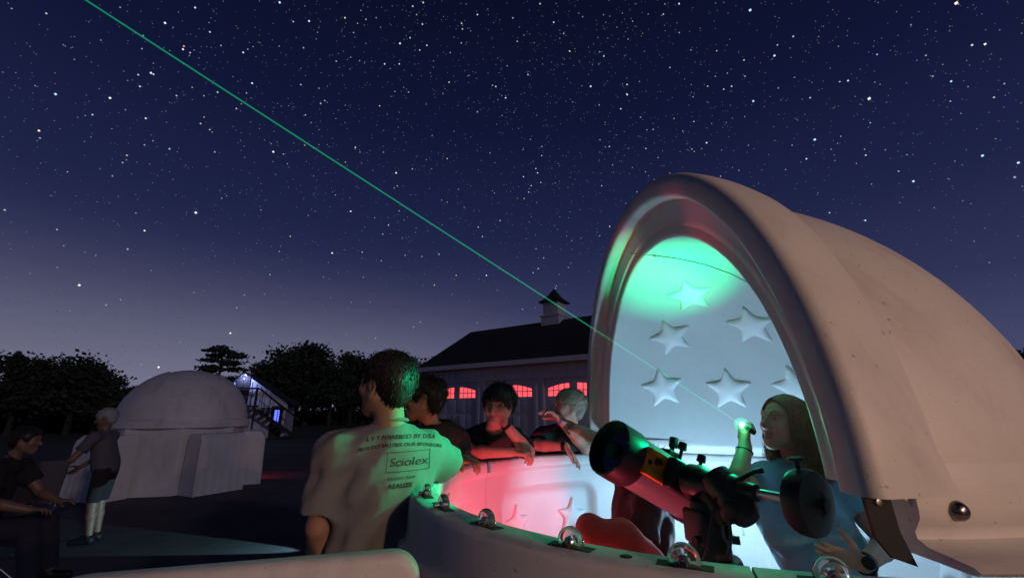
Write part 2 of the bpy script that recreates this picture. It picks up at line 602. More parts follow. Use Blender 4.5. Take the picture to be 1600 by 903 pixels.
# hood
def xb(b):
    s = math.sin(b)
    return -.078 + .04 * max(0, 1 - s / .11) ** 1.3 + .05 * max(0, (s - .45) / .55)
rows = []
NB = 96
zb = .034
PR = [(-.140, .96), (-.146, .949), (-.152, .951), (-.157, .962), (-.160, 1.0), (-.162, 1.06), (-.164, 1.084), (-.169, 1.094), (-.178, 1.099), (-.205, 1.102), (-.232, 1.105), (-.241, 1.107), (-.247, 1.111), (-.251, 1.120), (-.254, 1.140), (-.2545, 1.166), (-.250, 1.181), (-.240, 1.191), (-.225, 1.1945)]
for j in range(NB + 1):
    bb = j / NB
    row = []
    def add(x, r):
        b0 = math.asin(zb / r)
        b = b0 + (math.pi - 2 * b0) * bb
        row.append((x, -r * math.cos(b), r * math.sin(b)))
    for x, r in PR:
        add(x, r)
    b0 = math.asin(zb / 1.15)
    xe = xb(b0 + (math.pi - 2 * b0) * bb)
    for q in range(1, 9):
        x = -.225 + (xe + .225) * q / 8
        add(x, 1.1945 - .040 * (x + .225) / .16 + .008 * math.sin(math.pi * q / 8))
    for dx, dr in ((.006, -.003), (.011, -.010), (.014, -.022), (.018, -.07)):
        add(xe + dx, 1.1945 - .040 * (xe + .225) / .16 + dr)
    rows.append(row)
vs, fs = grid_surface(rows, flip=True)
k_ = len(rows[0])
fs.append(tuple(range(k_))[::-1]); fs.append(tuple(NB * k_ + q for q in range(k_)))
hood = mesh_obj('hood', vs, fs, M['plastic_out'], DOME, smooth=True, angle=60)
# hinge bolt heads, near and far
for s in (-1, 1):
    lathe('hinge_bolt', [(0, .014), (.008, .0133), (.014, .0095), (.018, .003), (.019, -.003), (.019, -.03)], (-.012, s * 1.104, -.004), (0, s, .08), M['chrome_dark'], DOME, n=28)
# dark strap that hangs from the near foot of the hood
for s in (-1, 1):
    bm = bmesh.new()
    pv = [(-.195, .04), (-.142, .04), (-.135, -.04), (-.115, -.100), (-.160, -.085), (-.185, -.05)]
    A_ = [bm.verts.new((x, s * 1.10, z)) for x, z in pv]; B_ = [bm.verts.new((x, s * 1.092, z)) for x, z in pv]
    bm.faces.new(A_); bm.faces.new(B_[::-1])
    for i in range(6):
        bm.faces.new((A_[i], B_[i], B_[(i + 1) % 6], A_[(i + 1) % 6]))
    bmesh.ops.recalc_face_normals(bm, faces=bm.faces)
    st = bm_obj('strap_bracket', bm, M['blackplastic'], DOME)
    lathe('strap_bolt', [(0, .006), (.006, .005), (.008, 0), (.008, -.004)], (-.168, s * 1.10, .012), (0, s, 0), M['steel'], st, n=12)
# little fittings on the arch face: pockets and bolts
for b, r in ((148, 1.03), (126, 1.03), (163, 1.03), (98, 1.03), (62, 1.03), (30, 1.03)):
    b = R(b)
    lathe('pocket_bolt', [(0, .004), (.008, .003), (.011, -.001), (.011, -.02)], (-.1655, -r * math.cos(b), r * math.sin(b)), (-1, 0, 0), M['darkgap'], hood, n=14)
lathe('wear_spot', [(0, .0015), (.014, .001), (.016, -.004)], (-.1655, -1.03 * math.cos(R(9.5)), 1.03 * math.sin(R(9.5))), (-1, 0, 0), mat('bare_patch', (.8, .78, .72), .5), hood, n=18)
# seam across the inside of the shell
def on_inner(px, py, rad=RMI):
    d = direction(px, py)
    c = Vector((PC.x, PC.y, 1.316)) + Matrix.Rotation(.041, 3, 'Z') @ Vector((CX, 0, 0))
    oc = CAM - c
    bq = oc.dot(d)
    tq = -bq + math.sqrt(bq * bq - oc.dot(oc) + rad * rad)
    p = CAM + d * tq
    return p, (c - p).normalized()
inv = (Matrix.Translation(Vector((PC.x, PC.y, 1.316))) @ Matrix.Rotation(.041, 4, 'Z')).inverted()
pts = [inv @ on_inner(x, y, RMI - .001)[0] for x, y in ((985, 396), (1020, 399), (1060, 404), (1100, 413), (1140, 427), (1175, 445))]
tube('shell_seam', pts, .0016, M['wooddark'], inner, n=6)
p, n = on_inner(1023, 400, RMI - .004)
lathe('seam_fitting', [(0, .006), (.007, .005), (.011, 0)], inv @ p, inv.to_3x3() @ n, M['steel'], inner, n=12)
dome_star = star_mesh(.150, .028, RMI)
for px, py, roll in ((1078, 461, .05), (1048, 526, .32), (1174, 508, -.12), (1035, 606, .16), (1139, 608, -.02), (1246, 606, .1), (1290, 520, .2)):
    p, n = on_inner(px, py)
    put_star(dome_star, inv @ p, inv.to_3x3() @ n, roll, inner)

# ---- lamps of the observatory
def lamp(name, label, pos, col, energy, material, radius=.03, typ='POINT', aim=None, size=None, blend=.2, extra=None):
    r = empty(name, pos)
    tag(r, label, 'lamp')
    if pos[2] > .2:
        tube('lamp_stand', [(0, 0, -.05), (0, 0, .04 - pos[2])], .012, M['blackplastic'], r, n=8)
    lathe('lamp_globe', [(0, .045), (.018, .04), (.026, .02), (.026, -.02), (.018, -.03), (0, -.03)], (0, 0, 0), (0, 0, 1), material, r, n=16)
    lathe('lamp_base', [(0, -.03), (.03, -.03), (.034, -.036), (.034, -.055), (0, -.055)], (0, 0, 0), (0, 0, 1), M['blackplastic'], r, n=16)
    ld = bpy.data.lights.new(name + '_light', typ)
    ld.color = col
    ld.energy = energy
    ld.shadow_soft_size = radius
    if typ == 'SPOT':
        ld.spot_size = size
        ld.spot_blend = blend
    lo = bpy.data.objects.new('light', ld)
    COL.objects.link(lo)
    lo.parent = r
    lo.location = (0, 0, .06)
    if aim is not None:
        lo.rotation_euler = (-Vector(aim)).to_track_quat('Z', 'Y').to_euler()
    if extra is not None:
        l2 = ld.copy(); l2.energy = extra[2]; l2.spot_size = extra[1]
        lo = bpy.data.objects.new('light', l2); COL.objects.link(lo); lo.parent = r; lo.location = (0, 0, .06)
        lo.rotation_euler = (-Vector(extra[0])).to_track_quat('Z', 'Y').to_euler()
    return r
lamp('white_lantern', 'cool white lantern behind the telescope mount inside the dome', (1.08, 2.60, .76), (.38, .73, 1.0), 29, M['white_led'], .06)
lamp('red_lantern', 'red lantern low in front of the telescope inside the wall', (.27, 1.56, .56), (1, .08, .15), 105, M['red_led'], .05, 'SPOT', (-.30, .95, -.14), R(104), .6, extra=((.36, .16, .90), R(44), 30))

# ------------------------------------------------------------------ telescope
orange = mat('orange_anodised', (.72, .23, .03), .32, metal=.6, noise=.15, nscale=14)
tubewhite = mat('tube_paint', (.14, .14, .14), .28, noise=.06, nscale=3, coat=.3)
TA = at(950, 697, 1.62)
TB = at(1078, 775, 1.80)
TAX = (TA - TB).normalized()
TMID = (TA + TB) / 2
CWP = at(1262, 784, 1.24)
FOOT = TB + TAX * (CWP - TB).dot(TAX)
TD = (CWP - FOOT).normalized()
TU = TD.cross(TAX)
if TU.z < 0: TU = -TU
SC = empty('telescope', (TMID.x, TMID.y, .03))
tag(SC, 'grey tube telescope with orange rail on a black mount with counterweight', 'telescope')
SCI = Matrix.Translation(Vector((-TMID.x, -TMID.y, -.03)))
def L(p): return SCI @ Vector(p)
LEN = (TA - TB).length
tb = lathe('optical_tube', [(0.0894, -.01), (0.0933, 0), (0.0933, LEN - .06), (0.0894, LEN - .05)], L(TB), TAX, tubewhite, SC, n=64)
fc = lathe('front_cell', [(0.0860, LEN - .10), (0.1002, LEN - .10), (0.1019, LEN - .095), (0.1019, LEN - .01), (0.1002, LEN - .002), (0.0946, LEN), (0.0912, LEN - .006), (0.0894, LEN - .03), (0.0894, LEN - .05)], L(TB), TAX, M['black'], SC, n=64)
lathe('corrector_lens', [(0, LEN - .032), (0.0894, LEN - .034)], L(TB), TAX, mat('dark_coated_glass', (0.0086, .012, .02), .06, spec=.8), fc, n=48)
lathe('secondary_holder', [(0, LEN - .012), (0.0241, LEN - .012), (0.0284, LEN - .016), (0.0292, LEN - .033)], L(TB), TAX, M['blackplastic'], fc, n=32)
for k in range(6):
    a = k * math.pi / 3 + .3
    q = TA + (TU * math.cos(a) + TD * math.sin(a)) * .0955 - TAX * .003
    lathe('cell_screw', [(0, .003), (.003, .003), (.003, -.002)], L(q), TAX, M['steel'], fc, n=8)
rc = lathe('rear_cell', [(0.0000, -.075), (0.0430, -.075), (0.0482, -.07), (0.0903, -.055), (0.1010, -.04), (0.1019, .0), (0.1019, .025), (0.0929, .03)], L(TB), TAX, M['black'], SC, n=48)
lathe('focus_knob', [(0, -.12), (.012, -.12), (.014, -.115), (.014, -.07)], L(TB + TU * .065), TAX, M['blackplastic'], rc, n=18)
lathe('visual_back', [(0, -.14), (.022, -.14), (.026, -.13), (.026, -.075)], L(TB), TAX, M['black'], rc, n=20)
tmx = Matrix((TU, TAX, TD)).transposed().to_4x4()
if tmx.determinant() < 0:
    tmx = Matrix((-TU, TAX, TD)).transposed().to_4x4()
tmx.translation = L(TMID)
bar = box('dovetail_bar', (-.046, -.20, .0925), (.046, .135, .106), orange, SC, tmx, .003)
box('bar_rail', (-.046, -.195, .1065), (-.026, .13, .116), orange, bar, tmx, .003)
box('bar_rail', (.026, -.195, .1065), (.046, .13, .116), orange, bar, tmx, .003)
for y in (.115, -.17):
    lathe('bar_screw', [(0, .006), (.008, .005), (.009, 0)], tmx @ Vector((0, y, .106)), TD, M['black'], bar, n=14)
lathe('bar_knob', [(0, .018), (.009, .018), (.011, .014), (.011, 0)], tmx @ Vector((.012, .085, .106)), TD, M['blackplastic'], bar, n=14)
# finder bracket with knob on top of the rear of the tube
fb = box('finder_bracket', (-.022, -.10, .0), (.022, -.045, .02), M['black'], SC, Matrix.Translation(L(TMID + TU * .0925)) @ (Matrix((TD, TAX, TU)).transposed().to_4x4()), .004)
q = TMID + TU * .104 - TAX * .075
tube('finder_stub', [L(q), L(q + TU * .03), L(q + TU * .035 + TAX * .002)], [.009, .009, .004], M['black'], fb)
lathe('finder_knob', [(0, -.02), (.015, -.02), (.017, -.016), (.017, .016), (.015, .02), (0, .02)], L(q + TU * .045), TU + TAX * .2, M['blackplastic'], fb, n=22)
# mount: saddle, declination housing, polar head, motor pods
sad = box('saddle', (-.052, -.12, .112), (.052, .05, .15), M['black'], SC, tmx, .008)
for y in (-.085, .015):
    tube('clamp_knob', [tmx @ Vector((.05, y, .132)), tmx @ Vector((.09, y, .132)), tmx @ Vector((.092, y, .132)), tmx @ Vector((.115, y, .132))], [.006, .006, .016, .014], M['blackplastic'], sad)
DC = FOOT.copy()
dec = lathe('declination_housing', [(0, .16), (0.0528, .16), (0.0560, .168), (0.0560, .21), (0.0480, .225), (0.0416, .235), (0.0416, .33), (0.0360, .345), (0.0272, .35), (0.0240, .40), (0.0144, .405), (0.0000, .405)], L(DC), TD, M['black'], SC, n=36)
box('dec_motor_box', (-.06, -.085, .20), (.02, -.025, .32), M['blackplastic'], dec, tmx, .014)
PH = DC + TD * .29                               # where the axes cross
polar = Vector((-.25, .62, .62)).normalized()
ph = lathe('polar_housing', [(0, -.115), (0.0304, -.115), (0.0400, -.105), (0.0464, -.09), (0.0496, -.06), (0.0512, -.03), (0.0528, .01), (0.0480, .04), (0, .045)], L(PH), polar, M['black'], SC, n=32)
pmx = Matrix.Translation(L(PH)) @ frame_from(polar)
box('motor_cover', (-.045, -.08, -.08), (.045, -.03, .03), M['blackplastic'], ph, pmx, .018)
box('control_panel', (-.05, -.04, -.10), (.06, .03, -.05), M['blackplastic'], ph, pmx, .016)
tube('lock_lever', [L(PH + Vector((.03, -.05, .03))), L(PH + Vector((.06, -.08, .055))), L(PH + Vector((.085, -.085, .06)))], [.007, .006, .008], M['blackplastic'], ph)
base = PH + Vector((-.04, .06, -.15))
alt = lathe('azimuth_base', [(0.0000, .10), (0.0440, .10), (0.0480, .09), (0.0496, .0), (0.0624, -.02), (0.0640, -.055), (0.0480, -.06), (0, -.06)], L(base), (0, 0, 1), M['black'], SC, n=32)
for s in (-1, 1):
    box('fork_arm', (-.012 + s * .05, -.045, -.02), (.012 + s * .05, .045, .08), M['darkgap'], alt, Matrix.Translation(L(base)) @ Matrix.Rotation(.4, 4, 'Z'), .011)
    tube('azimuth_knob', [L(base + Vector((s * .05, -.05, .0))), L(base + Vector((s * .07, -.06, .0)))], .012, M['blackplastic'], alt)
tube('counterweight_shaft', [L(DC + TD * .39), L(DC + TD * ((CWP - DC).dot(TD) + .04))], .0125, M['steel'], SC, n=20)
CWD = (CWP - DC).dot(TD)
cw = lathe('counterweight', [(.013, -.030), (.066, -.030), (.078, -.025), (.083, -.013), (.083, .013), (.078, .025), (.066, .030), (.03, .032), (.026, .027), (.013, .027)], L(DC + TD * CWD), TD, M['black'], SC, n=56)
wk = DC + TD * CWD
upv = (Vector((-.12, 0, 1)) - TD * TD.z).normalized()
lathe('lock_knob', [(0, .112), (.018, .112), (.02, .108), (.018, .104), (.007, .100), (.006, .07), (0, .07)], L(wk), upv, M['blackplastic'], cw, n=20)
lathe('shaft_cap', [(.0, CWD + .038), (.017, CWD + .038), (.017, CWD + .05), (0, CWD + .053)], L(DC), TD, M['black'], cw, n=20)
# tripod
hubc = base + Vector((0, 0, -.06))
tp = lathe('tripod_hub', [(0, 0), (.085, 0), (.09, -.01), (.09, -.05), (.07, -.07), (0, -.07)], L(hubc), (0, 0, 1), M['black'], SC, n=28)
for k in range(3):
    a = .5 + k * 2 * math.pi / 3
    o2 = Vector((math.cos(a), math.sin(a), 0))
    foot = Vector((hubc.x, hubc.y, .035)) + o2 * .36
    tube('tripod_leg', [L(hubc + o2 * .075 + Vector((0, 0, -.04))), L(hubc * .5 + foot * .5 + o2 * .03 + Vector((0, 0, 0))), L(foot)], [.028, .024, .02], M['steel'], SC, n=14)
# cables sagging from the head
for k in range(2):
    p0 = PH + Vector((-.05 + .03 * k, -.05, -.02))
    p1 = base + Vector((-.06 + .05 * k, -.09, -.04))
    mid = (p0 + p1) / 2 + Vector((-.05 + .05 * k, -.07, -.07))
    pts = [p0.lerp(mid, i / 6).lerp(mid.lerp(p1, i / 6), i / 6) for i in range(7)]
    tube('cable', [L(p) for p in pts], .0045, M['blackplastic'], SC, n=6)

# ------------------------------------------------------------------ figures: bodies grown from a distance field
def nrm(v):
    v = np.asarray(v, float)
    return v / np.linalg.norm(v)
def npv(v): return np.array([v[0], v[1], v[2]], float)
class Field:
    def __init__(s): s.p = []
    def cone(s, a, b, ra, rb, k=.02, op=1, clip=None, flat=None):
        s.p.append(('c', npv(a), npv(b), ra, rb, k, op, clip, flat)); return s
    def ell(s, c, r, ax=None, k=.02, op=1, clip=None):
        s.p.append(('e', npv(c), np.array(r, float), np.eye(3) if ax is None else np.array(ax, float), 0, k, op, clip, None)); return s
    def bounds(s):
        lo, hi = np.full(3, 1e9), np.full(3, -1e9)
        for p in s.p:
            if p[6] < 0: continue
            if p[0] == 'c':
                r = max(p[3], p[4])
                l, h = np.minimum(p[1], p[2]) - r, np.maximum(p[1], p[2]) + r
            else:
                e = np.abs(p[3].T) @ p[2]
                l, h = p[1] - e, p[1] + e
            lo, hi = np.minimum(lo, l), np.maximum(hi, h)
        return lo, hi
    def build(s, res, noise=None, fine=None):
        lo, hi = s.bounds()
        lo, hi = lo - .03, hi + .03
        axs = []
        for d in range(3):
            v, out = lo[d], []
            while v < hi[d] + res:
                out.append(v)
                st = res
                if fine is not None and fine[0][d] < v < fine[1][d]:
                    st = fine[2]
                v += st
            axs.append(np.array(out, np.float32))
        X, Y, Z = axs
        F = np.full((len(X), len(Y), len(Z)), .5, np.float32)
        for typ, a, b, ra, rb, k, op, clip, flat in s.p:
            if typ == 'c':
                r = max(ra, rb) + k + .03
                l, h = np.minimum(a, b) - r, np.maximum(a, b) + r
            else:
                e = np.abs(s_ax(ra).T) @ b
                l, h = a - e - k - .03, a + e + k + .03
            sl = tuple(slice(max(0, int(np.searchsorted(axs[d], l[d])) - 1), int(np.searchsorted(axs[d], h[d])) + 1) for d in range(3))
            if any(q.stop - q.start < 1 for q in sl): continue
            x, y, z = X[sl[0]][:, None, None], Y[sl[1]][None, :, None], Z[sl[2]][None, None, :]
            if typ == 'c':
                ab = (b - a).astype(np.float32)
                l2 = float(ab @ ab) + 1e-12
                px, py, pz = x - np.float32(a[0]), y - np.float32(a[1]), z - np.float32(a[2])
                t = np.clip((px * ab[0] + py * ab[1] + pz * ab[2]) / np.float32(l2), 0, 1)
                dx, dy, dz = px - t * ab[0], py - t * ab[1], pz - t * ab[2]
                d = np.sqrt(dx * dx + dy * dy + dz * dz) - (ra + (rb - ra) * t)
                if flat is not None:
                    L_ = math.sqrt(l2)
                    tt = (px * ab[0] + py * ab[1] + pz * ab[2]) / np.float32(L_) - np.float32(L_ * flat)
                    d = np.maximum(d, tt)
            else:
                A_ = s_ax(ra)
                px, py, pz = x - np.float32(a[0]), y - np.float32(a[1]), z - np.float32(a[2])
                q = [(px * np.float32(A_[i][0]) + py * np.float32(A_[i][1]) + pz * np.float32(A_[i][2])) for i in range(3)]
                k0 = np.sqrt(sum((q[i] / np.float32(b[i])) ** 2 for i in range(3)))
                k1 = np.sqrt(sum((q[i] / np.float32(b[i] ** 2)) ** 2 for i in range(3))) + 1e-9
                d = k0 * (k0 - 1) / k1
            if clip is not None:
                for cp, cn in clip:
                    cp, cn = npv(cp), nrm(npv(cn))
                    d = np.maximum(d, (x - np.float32(cp[0])) * np.float32(cn[0]) + (y - np.float32(cp[1])) * np.float32(cn[1]) + (z - np.float32(cp[2])) * np.float32(cn[2]))
            f = F[sl]
            if op > 0:
                hh = np.clip(.5 + .5 * (f - d) / k, 0, 1)
                F[sl] = f * (1 - hh) + d * hh - k * hh * (1 - hh)
            else:
                hh = np.clip(.5 + .5 * (-f - d) / k, 0, 1)
                F[sl] = -((-f) * (1 - hh) + d * hh - k * hh * (1 - hh))
        if noise:
            I = np.where(np.abs(F) < .03)
            P = np.stack([X[I[0]], Y[I[1]], Z[I[2]]], 1)
            F[I] += noise(P)
        return nets(F, axs)
def s_ax(a): return np.array(a)
def nets(F, axs):
    ins = F < 0
    c = np.zeros(tuple(n - 1 for n in F.shape), np.uint8)
    offs = [(i, j, k) for i in (0, 1) for j in (0, 1) for k in (0, 1)]
    def sub(A, o): return A[o[0]:A.shape[0] - 1 + o[0], o[1]:A.shape[1] - 1 + o[1], o[2]:A.shape[2] - 1 + o[2]]
    for o in offs: c += sub(ins, o)
    act = (c > 0) & (c < 8)
    idx = np.argwhere(act)
    vid = np.full(act.shape, -1, np.int64)
    vid[act] = np.arange(len(idx))
    vals = np.stack([F[idx[:, 0] + o[0], idx[:, 1] + o[1], idx[:, 2] + o[2]] for o in offs], 1)
    acc = np.zeros((len(idx), 3)); cnt = np.zeros(len(idx))
    for i, oa in enumerate(offs):
        for d in range(3):
            if oa[d]: continue
            ob = list(oa); ob[d] = 1
            j = offs.index(tuple(ob))
            va, vb = vals[:, i], vals[:, j]
            m = (va < 0) != (vb < 0)
            t = np.where(m, va / np.where(m, va - vb, 1), 0)
            p = np.tile(np.array(oa, float), (len(idx), 1)); p[:, d] = t
            acc += p * m[:, None]; cnt += m
    fr = acc / cnt[:, None]
    V = np.zeros((len(idx), 3))
    for d in range(3):
        A = axs[d].astype(float); i0 = idx[:, d]
        V[:, d] = A[i0] + fr[:, d] * (A[i0 + 1] - A[i0])
    faces = []
    for d in range(3):
        e, g_ = [x for x in range(3) if x != d]
        sa = [slice(None)] * 3; sb = [slice(None)] * 3
        sa[d] = slice(0, -1); sb[d] = slice(1, None)
        A, B = ins[tuple(sa)], ins[tuple(sb)]
        for sign in (0, 1):
            m = (A & ~B) if sign == 0 else (~A & B)
            q = np.argwhere(m)
            ok = (q[:, e] > 0) & (q[:, g_] > 0) & (q[:, e] < act.shape[e]) & (q[:, g_] < act.shape[g_])
            q = q[ok]
            def cell(de, dg):
                r = q.copy(); r[:, e] += de; r[:, g_] += dg
                return vid[r[:, 0], r[:, 1], r[:, 2]]
            f = np.stack([cell(-1, -1), cell(0, -1), cell(0, 0), cell(-1, 0)], 1)
            flip = (sign == 1) ^ (d == 1)
            faces.append(f[:, ::-1] if flip else f)
    Fc = np.concatenate(faces)
    Fc = Fc[(Fc >= 0).all(1)]
    return V, Fc
def np_mesh(name, V, Fc, mats, parent=None, origin=(0, 0, 0), midx=None):
    me = bpy.data.meshes.new(name)
    V = V - np.array(origin)
    me.vertices.add(len(V)); me.vertices.foreach_set('co', V.astype(np.float32).ravel())
    n = Fc.shape[1]
    me.loops.add(len(Fc) * n); me.loops.foreach_set('vertex_index', Fc.astype(np.int32).ravel())
    me.polygons.add(len(Fc)); me.polygons.foreach_set('loop_start', np.arange(0, len(Fc) * n, n, dtype=np.int32))
    me.polygons.foreach_set('use_smooth', np.ones(len(Fc), bool))
    for m_ in (mats if isinstance(mats, (list, tuple)) else [mats]): me.materials.append(m_)
    if midx is not None: me.polygons.foreach_set('material_index', midx.astype(np.int32))
    me.update(calc_edges=True)
    me.validate()
    o = bpy.data.objects.new(name, me)
    COL.objects.link(o)
    if parent: o.parent = parent
    return o
def cloth_noise(seed, amp=.004, f=16):
    rng = np.random.RandomState(seed)
    W_ = [(nrm(rng.randn(3) * np.array([1, 1, .45])) * f * (.6 + rng.rand()), rng.rand() * 6.28) for _ in range(6)]
    def fn(P):
        o = 0
        ph = .9 * np.sin(P @ (nrm(rng.randn(3)) * 7))
        for w, p0 in W_:
            o = o + np.sin(P @ w + p0 + ph) * .6 + (.64 - np.abs(np.sin(P @ w * .45 + p0 * 2 + ph * 1.6)))
        return (amp * o / 2.0).astype(np.float32)
    return fn

def skin_mat(name, c):
    m = mat(name, c, .5, noise=.12, nscale=30, bump=.05, bscale=220, sss=.12)
    m.node_tree.nodes['Principled BSDF'].inputs['Subsurface Radius'].default_value = (1, .35, .2)
    return m
SKIN = skin_mat('fair_skin', (.52, .31, .22))
SKIN_DIM = skin_mat('dimmed_skin', (.20, .12, .08))  # darker copy of skin, dimness of the far-left figures put into colour
SKIN2 = skin_mat('tan_skin', (.42, .235, .15))
LIP = mat('lips', (.40, .19, .15), .45)
EYEW = mat('shaded_eye_white', (.34, .31, .29), .3)  # whites darkened to paint in the shade of the sockets
IRIS = mat('iris', (.03, .025, .02), .2)
class Head:
    def __init__(s, c, f, u, H):
        s.c = npv(c); s.H = H
        s.f = nrm(npv(f)); r = np.cross(s.f, nrm(npv(u))); s.r = nrm(r); s.u = np.cross(s.r, s.f)
        s.ax = np.array([s.r, s.f, s.u])
    def P(s, x, y, z): return s.c + s.H * (x * s.r + y * s.f + z * s.u)
    def loc(s, V): return (V - s.c) @ s.ax.T / s.H
def add_head(F, h, fem=False):
    H = h.H; E = lambda c, r, k=.02, op=1: F.ell(h.P(*c), np.array(r) * H, h.ax, k, op)
    C = lambda a, b, ra, rb, k=.02, op=1: F.cone(h.P(*a), h.P(*b), ra * H, rb * H, k, op)
    E((0, -.07, .14), (.335, .425, .36), .02)
    E((0, .10, -.08), (.275, .30, .38), .03)
    for s in (-1, 1):
        C((s * .235, -.02, -.20), (s * .09, .25, -.40), .085, .075, .03)
        E((s * .17, .25, -.10), (.10, .10, .09), .03)            # cheek
        C((s * .06, .375, .115), (s * .20, .325, .125), .045, .04, .015)   # brow
        E((s * .135, .425, .03), (.085, .07, .055), .014, -1)     # eye socket
        E((s * .135, .325, .03), (.075, .06, .06), .006)          # lids
        E((s * .335, -.06, -.02), (.030, .085, .135), .008)       # ear
        E((s * .365, -.045, .0), (.022, .05, .09), .006, -1)
        E((s * .048, .42, -.155), (.042, .045, .036), .008)       # nostril wing
    C((0, .375, .07), (0, .490, -.115), .034, .05, .012)
    E((0, .480, -.130), (.050, .062, .045), .008)
    E((0, .365, -.265), (.105, .065, .030), .008)
    E((0, .352, -.325), (.090, .062, .034), .008)
    C((-.09, .425, -.293), (.09, .425, -.293), .010, .010, .006, -1)
    E((0, .30, -.43), (.10, .10, .085), .025)
def rot_to(d, n, ang):
    return nrm(d * math.cos(ang) + n * math.sin(ang))
def add_hand(F, w, d, n, side, curl=(.5, .5, .5, .5), thumb=.4, s=1.0, kk=1.0):
    """curl = bend at each finger's joints (radians, four fingers from the index)"""
    w = npv(w); d = nrm(npv(d)); n = npv(n); n = nrm(n - d * (n @ d))
    t = np.cross(d, n) * (1 if side == 'R' else -1)
    offs = (.027, .0095, -.0085, -.025); kn = (.090, .093, .088, .079); ln = (.070, .079, .073, .057)
    for i in range(4):
        a = w + t * offs[i] * .45 * s + d * .008 * s
        b = w + t * offs[i] * s + d * kn[i] * s
        F.cone(a, b, .0145 * s, .0115 * s, .012)
    for i in range(4):
        p = w + t * offs[i] * s + d * kn[i] * s
        cur = nrm(d + t * offs[i] * 3)
        ang = 0
        r = (.0095 if i < 3 else .0085) * s
        for q, fr in enumerate((.46, .31, .23)):
            ang += curl[i] * (.85, 1.0, .7)[q]
            nd = rot_to(cur, n, ang)
            e = p + nd * ln[i] * fr * s
            F.cone(p, e, r * (1 - .09 * q), r * (.92 - .09 * q), .004)
            p = e
    p = w + d * .022 * s + t * .02 * s + n * .006 * s
    td = nrm(d * .62 + t * .78 + n * .25)
    for q, (l, r) in enumerate(((.042, .0145), (.033, .0115), (.026, .0098))):
        e = p + td * l * s
        F.cone(p, e, r * s, r * .88 * s, .006)
        p = e
        td = nrm(td + (d * .5 + n * .6 - t * .45) * thumb)
def hair_strands(parent, origin, guides, material, seed=1):
    rng = random.Random(seed)
    vs, fs = [], []
    for pts, r0 in guides:
        tube_geo(pts, [r0 * (1 - .75 * i / (len(pts) - 1)) for i in range(len(pts))], 3, vs, fs, caps=False)
    o = mesh_obj('hair_strands', [Vector(v) - Vector(origin) for v in vs], fs, material, parent, smooth=True)
    return o
